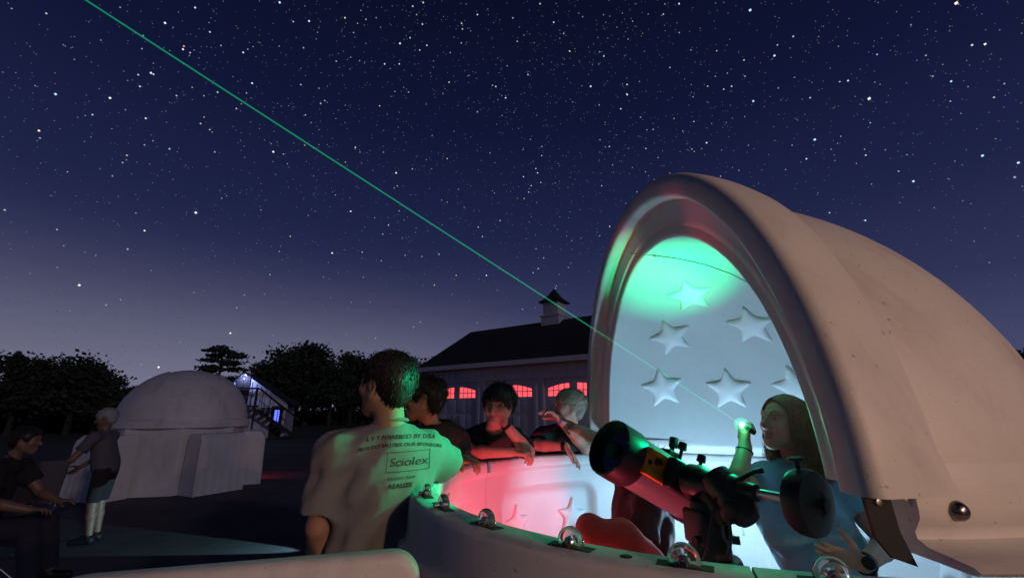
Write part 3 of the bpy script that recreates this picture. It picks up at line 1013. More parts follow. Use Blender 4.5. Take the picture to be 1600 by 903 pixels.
def person(label, cat_group, pel, chest, neck, head, hf, hu, tf, sh, el, wr, hands, H=.232, s=1.0, knees=None, ankles=None, skin=SKIN,
           shirt=None, pants=None, hair=None, hair_kind='short', res=.008, fine=None, hem=.62, female=False, seed=1, loose=1.0, eyes=True, bulk=1.0):
    pel, chest, neck, head = map(npv, (pel, chest, neck, head))
    tf = nrm(npv(tf)); up = nrm(neck - pel); tr = nrm(np.cross(tf, up)); tf = np.cross(up, tr)
    TX = np.array([tr, tf, up])
    h = Head(head, hf, hu, H)
    root = empty('person', (pel[0], pel[1], 0))
    tag(root, label, 'person', cat_group)
    og = (pel[0], pel[1], 0)
    b = s * bulk
    hips = {q: pel + tr * (.088 * s if q == 'R' else -.088 * s) - up * .03 * s for q in 'RL'}
    if knees is None:
        knees = {q: np.array([hips[q][0], hips[q][1], hips[q][2] * .53]) + tf * .02 for q in 'RL'}
        ankles = {q: np.array([hips[q][0], hips[q][1], .09]) - tf * .02 for q in 'RL'}
    S_ = {q: npv(sh[q]) for q in 'RL'}; E_ = {q: npv(el[q]) for q in 'RL'}; W_ = {q: npv(wr[q]) for q in 'RL'}
    def torso(F, g=0., k=.05):
        F.ell(pel, np.array((.155 * b + g, .105 * b + g, .12 * s + g)), TX, k)
        mid = pel * .5 + chest * .5
        F.ell(mid, np.array((.135 * b + g, .098 * b + g, .15 * s + g)), TX, k)
        F.ell(chest, np.array((.155 * b + g, .108 * b + g, .165 * s + g)), TX, k)
        for q in 'RL':
            F.cone(neck - up * .055 * s, S_[q], .05 * b + g, .050 * b + g, .05)
        if female:
            for w_ in (-1, 1):
                F.ell(chest + tf * .085 * b + tr * w_ * .075 - up * .03, np.array((.068, .06, .068)) + g, TX, .04)
    F = Field()
    torso(F)
    nb = h.P(0, -.10, -.22)
    F.cone(neck - up * .02, nb, .056 * s * (.86 if female else 1), .053 * s * (.86 if female else 1), .03)
    for q in 'RL':
        mid = S_[q] * .6 + E_[q] * .4
        F.cone(S_[q], E_[q], .047 * b, .037 * b, .03)
        fm = E_[q] * .68 + W_[q] * .32
        F.cone(E_[q], fm, .036 * b, .038 * b, .012)
        F.cone(fm, W_[q], .038 * b, .0265 * b, .012)
        hd = hands[q]
        add_hand(F, W_[q], hd['d'], hd['n'], q, hd.get('curl', (.45, .5, .55, .6)), hd.get('thumb', .4), s * (.93 if female else 1))
        F.cone(hips[q], knees[q], .080 * b, .055 * b, .03)
        cm = npv(knees[q]) * .65 + npv(ankles[q]) * .35
        F.cone(knees[q], cm, .053 * b, .054 * b, .02)
        F.cone(cm, ankles[q], .054 * b, .036 * b, .02)
    add_head(F, h, female)
    fb = None
    if fine:
        fb = (head - H * .62, head + H * .62, fine)
    V, Fc = F.build(res, fine=fb)
    ctr = V[Fc].mean(1)
    lc = h.loc(ctr)
    lips = (np.abs(lc[:, 0]) < .105) & (lc[:, 1] > .375) & (lc[:, 2] > -.352) & (lc[:, 2] < -.243)
    np_mesh('body', V, Fc, [skin, LIP], root, og, lips.astype(int))
    # clothes
    if shirt is not None:
        G = Field()
        g = .016 * loose
        hemp = pel - up * .05 * s
        torso(G, g, .06)
        G.ell(pel * .75 + chest * .25, np.array((.15 * b + g * 1.3, .112 * b + g, .2 * s)), TX, .05)
        for q in 'RL':
            G.cone(S_[q], E_[q], .060 * b + .004 * loose, .064 * b + .008 * loose, .035, flat=hem)
        cl = npv(neck + up * .012 * s + tf * .01)
        G.ell(neck + up * .075 * s + tf * .03, np.array((.062, .066, .07)) * s, TX, .012, -1)
        G.ell(hemp - up * .30, np.array((.6, .6, .25)), TX, .01, -1)
        V, Fc = G.build(max(res * 1.0, .006), cloth_noise(seed, .0034 * loose, 78))
        so = np_mesh('shirt', V, Fc, shirt, root, og)
        root['shirt_name'] = so.name
        # collar rib
        pts = [neck + up * (.018 - .022 * math.cos(a)) * s + (tr * math.sin(a) * .064 + tf * (math.cos(a) * .066 + .012)) * s for a in [i * 2 * math.pi / 28 for i in range(29)]]
        tube('collar', [Vector(p) - Vector(og) for p in pts], .0065, shirt, root, n=6)
    if pants is not None:
        G = Field()
        G.ell(pel - up * .02, np.array((.165 * b, .118 * b, .13 * s)), TX, .04)
        for q in 'RL':
            G.cone(hips[q], knees[q], .092 * b, .075 * b, .03, flat=1.0 if pants[1] == 'long' else .9)
            if pants[1] == 'long':
                G.cone(knees[q], ankles[q], .072 * b, .058 * b, .03, flat=.98)
        V, Fc = G.build(max(res, .01), cloth_noise(seed + 5, .004, 14))
        np_mesh('trousers' if pants[1] == 'long' else 'shorts', V, Fc, pants[0], root, og)
    for q in 'RL':
        G = Field()
        a = npv(ankles[q])
        fd = nrm(np.array([tf[0], tf[1], 0]))
        G.cone(a + np.array([0, 0, -.02]), np.array([a[0], a[1], a[2] - .045]) - fd * .02, .042, .042, .02)
        G.cone(np.array([a[0], a[1], a[2] - .05]) - fd * .02, np.array([a[0], a[1], a[2] - .06]) + fd * .15, .040, .034, .02)
        V, Fc = G.build(.012)
        np_mesh('shoe', V, Fc, M['blackplastic'], root, og)
    if eyes:
        for q in (-1, 1):
            c = h.P(q * .135, .326, .03)
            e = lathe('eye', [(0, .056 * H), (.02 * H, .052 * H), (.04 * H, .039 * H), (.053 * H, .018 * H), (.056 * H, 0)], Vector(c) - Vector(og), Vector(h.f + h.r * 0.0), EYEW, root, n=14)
            lathe('iris', [(0, .0575 * H), (.016 * H, .0562 * H), (.031 * H, .0490 * H)], Vector(c) - Vector(og), Vector(h.f), IRIS, e, n=12)
            pts = [h.P(q * (.06 + .17 * t), .418 - .075 * t * t, .135 + .035 * math.sin(t * 2.3)) for t in (0, .25, .5, .75, 1)]
            tube('eyebrow', [Vector(p) - Vector(og) for p in pts], [.010 * H, .016 * H, .016 * H, .012 * H, .005 * H], hair or IRIS, root, n=6)
    # hair
    rng = np.random.RandomState(seed + 11)
    if hair is not None:
        G = Field()
        th = {'short': .045, 'mop': .075, 'long': .03, 'buzz': .03, 'cap': .06}[hair_kind]
        G.ell(h.P(0, -.075, .145), (np.array((.335, .425, .36)) + th) * H, h.ax, .02)
        G.ell(h.P(0, -.25, -.05), (np.array((.26, .22, .30)) + th * .6) * H, h.ax, .02)
        line = {'short': .0, 'mop': -.06, 'long': .12, 'buzz': .03, 'cap': 0}[hair_kind]
        G.ell(h.P(0, .46, -.20 + line), np.array((.36, .40, .47)) * H, h.ax, .02, -1)
        for q in (-1, 1):
            if hair_kind != 'long':
                G.ell(h.P(q * .40, .0, -.12), np.array((.20, .13, .22)) * H, h.ax, .015, -1)
        G.ell(h.P(0, .1, -.80), np.array((1, 1, .42 if hair_kind != 'long' else .36)) * H, h.ax, .02, -1)
        fn = cloth_noise(seed + 3, .0025 if hair_kind != 'buzz' else .0008, 70)
        V, Fc = G.build(.0055 if res < .0078 else .008, fn)
        ho = np_mesh('hair', V, Fc, hair, root, og)
        # loose tufts growing out of the cap
        bv = BVHTree.FromPolygons([tuple(v) for v in V], [tuple(int(i) for i in f) for f in Fc])
        guides = []
        n_t = {'short': 1500, 'mop': 1800, 'long': 0, 'buzz': 1500, 'cap': 0}[hair_kind]
        ctr = V[Fc].mean(1)
        for _ in range(n_t):
            p = ctr[rng.randint(len(ctr))]
            l = h.loc(p[None])[0]
            nn = nrm(p - h.P(0, -.07, .1))
            crown = h.P(0, -.25, .5)
            fl = p - crown
            fl = nrm(fl - nn * (fl @ nn) + rng.randn(3) * .01)
            if l[1] > .05 and hair_kind == 'mop': fl = nrm(fl - h.u * .5)
            ln = (.016 + .016 * rng.rand()) * (1.45 if hair_kind == 'mop' else 1)
            if hair_kind == 'buzz': ln *= .35
            jit = rng.randn(3) * .18
            pts = [p - nn * .004, p + (fl + nn * .20 + jit) * ln * .45, p + (fl + nn * .08 + jit) * ln * .8, p + (fl - nn * .12 + jit * .5) * ln]
            guides.append(([Vector(x) for x in pts], .0019))
        if hair_kind == 'long':
            def surf(th, y, lift):
                k = math.sqrt(max(0, 1 - ((y + .075) / .48) ** 2))
                return h.P((.365 + lift) * k * math.sin(th), y, .145 + (.39 + lift) * k * math.cos(th))
            down = np.array([0, 0, -1.])
            for i_ in range(1500):
                side = -1 if i_ % 2 else 1
                y0 = .27 - .70 * rng.rand() ** .9
                lift = .012 + .03 * rng.rand()
                w0 = rng.randn() * .02
                c = [surf(side * .03, y0 + .02, lift), surf(side * .55, y0 + .02, lift), surf(side * 1.05, y0, lift), surf(side * 1.5, y0 - .02, lift + .01)]
                base_ = c[-1]
                fr = .5 + .5 * rng.rand()
                c.append(base_ + down * .055 + h.r * side * .004 + rng.randn(3) * .003)
                c.append(c[-1] + down * .06 + h.r * side * .004 - h.f * .006 + rng.randn(3) * .005)
                c.append(c[-1] + down * .055 * fr + tf * .012 + rng.randn(3) * .008)
                c.append(c[-1] + down * .06 * fr + tf * .016 * rng.rand() - tr * side * .008 + rng.randn(3) * .010)
                pts = []
                m_ = len(c) - 1
                for i in range(m_):
                    a0, a1, a2, a3 = c[max(i - 1, 0)], c[i], c[i + 1], c[min(i + 2, m_)]
                    for t in (0, .5):
                        pts.append(Vector(.5 * (2 * a1 + (a2 - a0) * t + (2 * a0 - 5 * a1 + 4 * a2 - a3) * t * t + (3 * a1 - a0 - 3 * a2 + a3) * t ** 3)))
                pts.append(Vector(c[-1]))
                guides.append((pts, .0026))
            for _ in range(500):
                x0 = rng.uniform(-.34, .34)
                p0 = h.P(x0 * .5, -.30, .48); p1 = h.P(x0, -.53, .10); p2 = h.P(x0, -.50, -.32)
                p3 = p2 + down * (.10 + .10 * rng.rand()) + rng.randn(3) * .012
                guides.append(([Vector(p) for p in (p0, p0 * .5 + p1 * .5 - h.f * .025, p1, p1 * .5 + p2 * .5 - h.f * .012, p2, p3)], .003))
        if guides:
            hair_strands(ho, og, guides, hair, seed)
            st = bpy.data.objects[ho.children[0].name] if ho.children else None
    return root, h

HAIR_DK = mat('dark_hair', (.018, .013, .010), .45, noise=.4, nscale=60)
HAIR_BR = mat('light_brown_hair', (.36, .24, .13), .42, noise=.45, nscale=50)
HAIR_BL = mat('cropped_blond_hair', (.50, .41, .30), .55, noise=.4, nscale=90)
HAIR_GR = mat('pale_hair', (.35, .38, .40), .6, noise=.3, nscale=50)
CL_GREY = mat('grey_cotton', (.21, .21, .20), .9, noise=.10, nscale=120, bump=.25, bscale=500)
CL_BLACK = mat('black_cotton', (.016, .015, .017), .9, noise=.2, nscale=90, bump=.2, bscale=500)
CL_CHAR = mat('charcoal_cotton', (.030, .030, .028), .9, noise=.2, nscale=90, bump=.2, bscale=500)
CL_BLUE = mat('blue_cotton', (.20, .50, .64), .9, noise=.15, nscale=90, bump=.2, bscale=500)
CL_MAROON = mat('maroon_cotton', (.075, .012, .016), .9, noise=.3, nscale=60, bump=.2, bscale=400)
CL_RED = mat('red_cloth', (.62, .025, .025), .8, noise=.2, nscale=30, bump=.2, bscale=200)
CL_JEAN = mat('dark_jeans', (.022, .025, .04), .9, noise=.3, nscale=90)
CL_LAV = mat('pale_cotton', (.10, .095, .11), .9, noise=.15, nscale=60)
V3 = lambda *a: np.array(a, float)

# girl with the laser
gw = {'R': at(1164, 700, 1.74), 'L': at(1350, 881, 1.60)}
girl, gh = person('girl in a blue tee, long brown hair, holding up a green laser', 'people at the telescope',
    pel=(1.30, 2.02, .92), chest=at(1243, 800, 1.98), neck=at(1240, 722, 1.97), head=at(1226, 662, 1.93), hf=(-.94, -.27, .20), hu=(.12, .0, 1), tf=(-.35, -.94, 0),
    sh={'R': at(1194, 748, 1.93), 'L': at(1293, 746, 1.98)}, el={'R': at(1148, 768, 1.66), 'L': at(1388, 850, 1.86)}, wr=gw,
    hands={'R': dict(d=(.12, .05, 1), n=(.95, .1, -.05), curl=(1.35, 1.4, 1.45, 1.45), thumb=.55), 'L': dict(d=(-.85, .0, .22), n=(.1, .9, .35), curl=(.12, .18, .22, .3), thumb=.2)},
    H=.222, s=.95, shirt=CL_BLUE, pants=(CL_JEAN, 'long'), hair=HAIR_BR, hair_kind='long', res=.006, fine=.004, female=True, seed=3, hem=.55)
og = girl.location
def wrist_band(root, w, e, r, width, material, name):
    w, e = Vector(w), Vector(e)
    ax_ = (w - e).normalized()
    return lathe(name, [(r, -width / 2), (r + .004, -width / 2), (r + .0045, 0), (r + .004, width / 2), (r, width / 2)], w - Vector(root.location) - ax_ * .012, ax_, material, root, n=24)
wrist_band(girl, gw['R'], at(1148, 768, 1.70), .027, .006, M['blackplastic'], 'bracelet')
wb = wrist_band(girl, gw['L'], at(1388, 850, 1.86), .030, .022, M['blackplastic'], 'watch')
lathe('watch_face', [(0, .010), (.016, .010), (.019, .006), (.019, -.004)], Vector(gw['L']) - og + Vector((-.005, -.028, .012)), (-.1, -.9, .4), M['black'], wb, n=24)

# laser pointer in her raised fist
LP = at(1160, 664, 1.71)
BEAM_END = at(130, -2, 42)
BD = (BEAM_END - LP).normalized()
lp = empty('laser_pointer', LP)
tag(lp, 'glowing green laser pointer in the raised fist of the girl', 'laser pointer')
lathe('pointer_barrel', [(0, -.05), (.0075, -.05), (.008, -.045), (.008, -.002), (.006, 0), (0, 0)], (0, 0, 0), BD, M['blackplastic'], lp, n=16)
lathe('glowing_tip', [(0, .010), (.006, .009), (.010, .004), (.0105, 0), (.009, -.006), (.005, -.010)], (0, 0, 0), BD, M['green_led'], lp, n=16)
def laser_glow(aim, size, energy, blend):
    ld = bpy.data.lights.new('laser_light', 'SPOT')
    ld.color = (.0, 1, .38); ld.energy = energy; ld.spot_size = size; ld.spot_blend = blend; ld.shadow_soft_size = .006
    lo = bpy.data.objects.new('light', ld); COL.objects.link(lo); lo.parent = lp
    lo.location = BD * .02 + Vector((-.02, 0, .012)); lo.rotation_euler = (-aim).to_track_quat('Z', 'Y').to_euler()
c0 = (on_inner(1060, 424)[0] - LP).normalized()
c1 = (on_inner(1172, 470)[0] - LP).normalized()
laser_glow(c0, 2 * c0.angle(c1), 95, 1.0)
laser_glow(Vector((-.9, -.30, -.22)).normalized(), R(66), 15, .6)
laser_glow(Vector((-.45, -.75, -.38)).normalized(), R(74), 3.5, .7)
laser_glow(Vector((.35, -.45, -1)).normalized(), R(110), .5, .6)
# the beam seen in the night air
pts, rad = [], []
for i in range(40):
    dd = 400 * (i / 39) ** 3
    pts.append(BD * dd); rad.append(.0013 + dd * .00068)
def glow_mat(name, col, k):
    m = bpy.data.materials.new(name); m.use_nodes = True
    t = m.node_tree; t.nodes.clear()
    o = t.nodes.new('ShaderNodeOutputMaterial'); a_ = t.nodes.new('ShaderNodeAddShader')
    tr_ = t.nodes.new('ShaderNodeBsdfTransparent'); e = t.nodes.new('ShaderNodeEmission')
    e.inputs[0].default_value = (*col, 1); e.inputs[1].default_value = k
    t.links.new(tr_.outputs[0], a_.inputs[0]); t.links.new(e.outputs[0], a_.inputs[1]); t.links.new(a_.outputs[0], o.inputs[0])
    m.cycles.emission_sampling = 'NONE'
    return m
bo = tube('laser_beam', pts, rad, glow_mat('beam_core', (.004, 1, .36), .13), None, n=8)
halo = tube('beam_halo', pts, [r_ * 2.6 for r_ in rad], glow_mat('beam_halo', (.004, 1, .38), .022), bo, n=10)
bo.location = LP
gl = lathe('glow', [(0, .030), (.013, .027), (.024, .016), (.028, 0), (.024, -.016), (.013, -.027), (0, -.030)], (0, 0, 0), BD, glow_mat('tip_halo', (.02, 1, .35), .16), lp, n=20)
lathe('glow', [(0, .019), (.010, .016), (.016, .008), (.018, 0), (.014, -.010), (.006, -.018), (0, -.02)], (0, 0, 0), BD, glow_mat('tip_inner_halo', (.05, 1, .35), .45), lp, n=20)
# added unseen spot in mid-air on the beam, throws green on the man
ld = bpy.data.lights.new('beam_light', 'SPOT')
ld.color = (.0, 1, .38); ld.energy = 85; ld.spot_size = R(44); ld.spot_blend = .5; ld.shadow_soft_size = .03
lo = bpy.data.objects.new('light', ld); COL.objects.link(lo); lo.parent = bo
lo.location = BD * .45
lo.rotation_euler = (-Vector((-.92, -.20, -.38))).to_track_quat('Z', 'Y').to_euler()
tag(bo, 'thin green laser beam rising across the night sky', 'laser beam')

# man in the printed tee, seen from behind
man_sh = {'R': at(666, 704, 1.85), 'L': at(528, 708, 1.66)}
man, mh = person('man in grey printed tee, seen from behind, leaning on the wall', 'people at the telescope',
    pel=(-.50, 1.80, .93), chest=at(600, 765, 1.76), neck=at(610, 668, 1.72), head=at(603, 600, 1.70), hf=(-.86, .50, .03), hu=(0, .05, 1), tf=(-.6, .8, 0),
    sh=man_sh, el={'R': Vector((-.272, 1.99, 1.262)), 'L': at(497, 822, 1.66)}, wr={'R': Vector((-.43, 2.26, 1.30)), 'L': at(502, 930, 1.83)},
    hands={'R': dict(d=(-.5, .75, 0), n=(0, 0, -1)), 'L': dict(d=(.1, .3, -1), n=(1, 0, 0))},
    H=.238, s=1.03, skin=SKIN2, shirt=CL_GREY, pants=(CL_JEAN, 'long'), hair=HAIR_DK, hair_kind='short', res=.0065, fine=.0045, seed=8, loose=1.5, hem=.80, bulk=1.06)
# print on the back of his tee
shirt_o = bpy.data.objects[man['shirt_name']]
bv = BVHTree.FromObject(shirt_o, bpy.context.evaluated_depsgraph_get())
SO = Vector(man.location)
def on_shirt(me, px, py, px_w, rise=0):
    """lay lettering on the back of the shirt; px_w its width as printed, in photo pixels"""
    c = at(px, py, 1.60)
    n = len(me.vertices)
    co = np.zeros(n * 3, np.float32); me.vertices.foreach_get('co', co); co = co.reshape(-1, 3)
    w = co[:, 0].max() - co[:, 0].min()
    k = px_w / F_PX * 1.56 / w
    for i in range(n):
        x = co[i, 0] * k
        y = co[i, 1] * k - rise * x * x
        p = c + Vector((x, .04 * x, y)) + Vector((0, -.4, 0))
        hit = bv.ray_cast(p - SO, Vector((0, 1, 0)), 1.2)
        q = hit[0] + hit[1] * .0022 if hit[0] is not None else p - SO + Vector((0, .45, 0))
        me.vertices[i].co = q
    bm = bmesh.new(); bm.from_mesh(me); bmesh.ops.triangulate(bm, faces=bm.faces[:]); bm.to_mesh(me); bm.free()
    me.materials.append(ink)
    o = bpy.data.objects.new('shirt_lettering', me)
    COL.objects.link(o)
    o.parent = man
    return o
on_shirt(text_mesh('L V T POWERED BY DISA', .03, 0, .0009), 617, 687, 92, .6)
on_shirt(text_mesh('PROUDLY SALUTES OUR SPONSORS', .03, 0, .0009), 617, 699, 112, .9)
on_shirt(text_mesh('Sciolex', .03, .12), 629, 731, 50)
on_shirt(text_mesh('analytic-Sam', .03, .3), 620, 752, 36)
on_shirt(text_mesh('REALIZE', .03, 0, .0012), 620, 765, 30)
def rect_mesh(w, h, t):
    m_ = bpy.data.meshes.new('frame')
    v, f = [], []
    for x0, x1, y0, y1 in ((-w, w, h - t, h), (-w, w, -h, -h + t), (-w, -w + t, -h, h), (w - t, w, -h, h)):
        nx = 12
        b = len(v)
        long_x = (x1 - x0) > (y1 - y0)
        for i in range(nx + 1):
            s = i / nx
            if long_x:
                v += [(x0 + (x1 - x0) * s, y0, 0), (x0 + (x1 - x0) * s, y1, 0)]
            else:
                v += [(x0, y0 + (y1 - y0) * s, 0), (x1, y0 + (y1 - y0) * s, 0)]
        for i in range(nx):
            f.append((b + 2 * i, b + 2 * i + 2, b + 2 * i + 3, b + 2 * i + 1))
    m_.from_pydata(v, [], f)
    return m_
on_shirt(rect_mesh(.1, .052, .003), 629, 724, 56)
# necklace cord
# boy behind the man
person('boy with dark hair in black tee behind the man in the grey tee', 'people at the telescope',
    pel=(-.55, 2.62, .86), chest=at(686, 705, 2.52), neck=at(672, 664, 2.50), head=at(661, 622, 2.46), hf=(-.88, -.12, -.05), hu=(0, 0, 1), tf=(.55, -.6, 0),
    sh={'R': at(640, 690, 2.55), 'L': at(712, 688, 2.52)}, el={'R': at(630, 735, 2.45), 'L': at(728, 722, 2.58)}, wr={'R': at(640, 722, 2.30), 'L': at(726, 716, 2.44)},
    hands={'R': dict(d=(.6, -.5, 0), n=(0, 0, -1)), 'L': dict(d=(.55, -.6, -.05), n=(0, 0, -1), curl=(.5, .6, .6, .7))},
    H=.228, s=.95, skin=SKIN2, shirt=CL_BLACK, pants=(CL_JEAN, 'long'), hair=HAIR_DK, hair_kind='mop', res=.0075, fine=.0055, seed=21, loose=1.1)
# boy resting his cheek on his hand
b3w = {'R': at(800, 706, 2.56), 'L': at(789, 662, 2.58)}
b3e = {'R': at(733, 706, 2.66), 'L': at(826, 706, 2.66)}
b3, b3h = person('dark-haired boy in charcoal tee resting his cheek on his fist', 'people at the telescope',
    pel=(-.22, 3.12, .86), chest=at(768, 700, 2.86), neck=at(770, 672, 2.78), head=at(779, 633, 2.64), hf=(-.30, -.93, -.12), hu=(.10, -.15, 1), tf=(0, -1, -.2),
    sh={'R': at(733, 688, 2.84), 'L': at(803, 686, 2.84)}, el=b3e, wr=b3w,
    hands={'R': dict(d=(.95, -.25, -.08), n=(.0, .15, -1), curl=(.75, .85, .9, .95), thumb=.5), 'L': dict(d=(-.10, .2, 1), n=(-.9, -.1, .1), curl=(1.0, 1.1, 1.2, 1.2), thumb=.5)},
    H=.226, s=.95, skin=SKIN, shirt=CL_CHAR, pants=(CL_JEAN, 'long'), hair=HAIR_DK, hair_kind='mop', res=.007, fine=.005, seed=33, loose=1.2, hem=.68)
wrist_band(b3, b3w['L'], b3e['L'], .028, .02, M['blackplastic'], 'wrist_band')
# cropped blond boy
b4w = {'R': at(884, 697, 2.96), 'L': at(874, 655, 2.98)}
b4e = {'R': at(836, 696, 3.06), 'L': at(915, 700, 3.02)}
b4, b4h = person('boy with cropped blond hair, arms on the wall beside the dome arch', 'people at the telescope',
    pel=(.36, 3.52, .86), chest=at(876, 700, 3.24), neck=at(890, 672, 3.18), head=at(889, 634, 3.06), hf=(-.95, -.16, .10), hu=(.05, -.1, 1), tf=(0, -1, -.15),
    sh={'R': at(848, 682, 3.2), 'L': at(915, 684, 3.2)}, el=b4e, wr=b4w,
    hands={'R': dict(d=(.55, -.45, -.75), n=(-.7, .1, -.6), curl=(.12, .15, .2, .25), thumb=.1), 'L': dict(d=(-.75, -.05, .55), n=(-.45, -.2, -.8), curl=(.5, .55, .6, .65), thumb=.3)},
    H=.226, s=.95, skin=SKIN, shirt=CL_CHAR, pants=(CL_JEAN, 'long'), hair=HAIR_BL, hair_kind='short', res=.0075, fine=.005, seed=43, loose=1.2, hem=.66)
wrist_band(b4, b4w['R'], b4e['R'], .029, .026, M['blackplastic'], 'watch')
wrist_band(b4, b4w['L'], b4e['L'], .029, .010, mat('blue_band', (.05, .15, .5), .5), 'wrist_band')
# seated person behind the tube, pointing
person('person in maroon tee seated behind the telescope, arm stretched out pointing', 'people at the telescope',
    pel=(.66, 2.62, .52), chest=at(1003, 812, 2.52), neck=at(1012, 772, 2.46), head=at(1022, 738, 2.42), hf=(-.8, -.4, -.1), hu=(-.15, -.1, 1), tf=(-.8, -.5, 0),
    sh={'R': at(985, 772, 2.58), 'L': at(1012, 790, 2.36)}, el={'R': at(968, 704, 2.46), 'L': at(1000, 880, 2.25)}, wr={'R': at(911, 674, 2.34), 'L': at(975, 900, 2.22)},
    hands={'R': dict(d=(-.86, -.18, .38), n=(.1, -.4, -.9), curl=(.03, 1.25, 1.35, 1.4), thumb=.5), 'L': dict(d=(-.8, 0, -.3), n=(0, 0, -1))},
    knees={'R': at(945, 862, 2.55), 'L': at(932, 842, 2.32)}, ankles={'R': Vector((.38, 2.5, .12)), 'L': Vector((.30, 2.28, .12))},
    H=.226, s=.96, skin=SKIN2, shirt=CL_MAROON, pants=(CL_RED, 'long'), hair=HAIR_DK, hair_kind='short', res=.008, seed=51, loose=1.4, bulk=1.08)
bag_c = at(968, 868, 2.06)
bag = empty('bag', (bag_c.x, bag_c.y, bag_c.z - .16))
tag(bag, 'bright red cloth bag held in front of the seated person', 'bag')
G = Field()
bx0 = npv(bag_c)
for dx_, dz_, rr_ in ((-.11, .09, .065), (-.10, -.10, .07), (.02, .05, .085), (.03, -.10, .09), (.12, -.02, .07), (.12, -.11, .07)):
    G.cone(bx0 + V3(dx_, -.02, dz_), bx0 + V3(dx_, .06, dz_), rr_, rr_, .07)
V_, F_ = G.build(.008, cloth_noise(77, .003, 30))
np_mesh('bag_body', V_, F_, CL_RED, bag, tuple(bag.location))
q0 = Vector(bx0) + Vector((-.165, -.03, .03)) - Vector(bag.location)
tube('handle', [q0 + Vector((-.004 - .02 * math.sin(i / 10 * math.pi), 0, .045 - .09 * i / 10 + .02)) for i in range(11)], .004, M['blackplastic'], bag, n=6)
stl = empty('stool', (.68, 2.64, .03))
tag(stl, 'small stool under the seated person behind the telescope', 'stool')
lathe('seat', [(0, .40), (.16, .40), (.17, .39), (.17, .365), (.16, .36), (0, .36)], (0, 0, 0), (0, 0, 1), M['blackplastic'], stl, n=24)
for k in range(4):
    a = .78 + k * math.pi / 2
    tube('leg', [(.11 * math.cos(a), .11 * math.sin(a), .37), (.17 * math.cos(a), .17 * math.sin(a), 0)], .012, M['steel'], stl, n=8)

# people at the far left by the folding chairs
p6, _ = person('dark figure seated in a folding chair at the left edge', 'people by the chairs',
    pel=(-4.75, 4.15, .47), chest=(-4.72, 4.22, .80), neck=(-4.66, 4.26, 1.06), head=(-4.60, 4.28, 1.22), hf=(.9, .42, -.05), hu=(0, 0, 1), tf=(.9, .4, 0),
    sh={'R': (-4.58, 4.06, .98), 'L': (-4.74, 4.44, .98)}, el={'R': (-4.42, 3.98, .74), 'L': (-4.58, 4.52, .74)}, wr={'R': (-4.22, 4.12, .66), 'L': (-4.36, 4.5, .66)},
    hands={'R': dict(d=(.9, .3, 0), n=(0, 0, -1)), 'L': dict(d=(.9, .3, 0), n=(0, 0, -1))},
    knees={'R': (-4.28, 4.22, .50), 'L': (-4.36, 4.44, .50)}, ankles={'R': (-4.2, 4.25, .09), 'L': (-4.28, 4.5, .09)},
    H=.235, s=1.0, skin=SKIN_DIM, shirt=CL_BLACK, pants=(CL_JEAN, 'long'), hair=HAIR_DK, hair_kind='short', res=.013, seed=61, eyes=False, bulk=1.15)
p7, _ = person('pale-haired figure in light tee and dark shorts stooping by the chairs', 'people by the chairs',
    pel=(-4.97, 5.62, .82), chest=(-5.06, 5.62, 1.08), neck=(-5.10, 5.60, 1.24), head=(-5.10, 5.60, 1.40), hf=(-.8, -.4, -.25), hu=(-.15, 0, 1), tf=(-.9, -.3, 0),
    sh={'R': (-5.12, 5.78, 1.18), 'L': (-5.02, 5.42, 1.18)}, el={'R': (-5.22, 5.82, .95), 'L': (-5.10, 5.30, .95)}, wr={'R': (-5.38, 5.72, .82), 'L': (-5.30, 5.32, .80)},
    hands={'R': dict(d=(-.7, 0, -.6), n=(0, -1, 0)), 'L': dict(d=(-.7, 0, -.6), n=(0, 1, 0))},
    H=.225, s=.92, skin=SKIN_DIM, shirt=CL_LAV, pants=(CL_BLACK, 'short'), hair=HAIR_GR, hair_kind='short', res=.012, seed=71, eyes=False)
def folding_chair(loc, rz, label, fabric):
    c = empty('folding_chair', loc, rz)
    tag(c, label, 'chair', 'folding chairs')
    for y in (-.26, .26):
        tube('leg', [(-.26, y, .012), (.24, y, .46)], .011, M['steel'], c, n=8)
        tube('leg', [(.26, y, .012), (-.24, y, .46)], .011, M['steel'], c, n=8)
        tube('arm_rest', [(-.25, y, .62), (.24, y, .64)], .014, M['blackplastic'], c, n=8)
        tube('post', [(-.22, y, .44), (-.27, y, .66), (-.36, y, .98)], .011, M['steel'], c, n=8)
        tube('arm_post', [(.24, y, .46), (.24, y, .64)], .011, M['steel'], c, n=8)
    vs, fs = [], []
    for i in range(9):
        for j in range(9):
            x, y = -.24 + .48 * i / 8, -.255 + .51 * j / 8
            vs.append((x, y, .455 - .05 * (1 - (y / .255) ** 2)))
    n = 81
    for i in range(9):
        for j in range(9):
            vs.append((vs[i * 9 + j][0], vs[i * 9 + j][1], vs[i * 9 + j][2] - .008))
    for i in range(8):
        for j in range(8):
            a = i * 9 + j
            fs += [(a, a + 9, a + 10, a + 1), (n + a, n + a + 1, n + a + 10, n + a + 9)]
    mesh_obj('seat', vs, fs, fabric, c, smooth=True)
    vs, fs = [], []
    for t in (0, .008):
        for i in range(9):
            for j in range(9):
                z, y = .5 + .46 * i / 8, -.255 + .51 * j / 8
                vs.append((-.235 - .125 * i / 8 - .04 * (1 - (y / .255) ** 2) - t, y, z))
    for i in range(8):
        for j in range(8):
            a = i * 9 + j
            fs += [(a, a + 1, a + 10, a + 9), (n + a, n + a + 9, n + a + 10, n + a + 1)]
    mesh_obj('backrest', vs, fs, fabric, c, smooth=True)
    return c
folding_chair((-4.72, 4.16, -.012), .42, 'folding chair holding the dark seated figure', CL_JEAN)
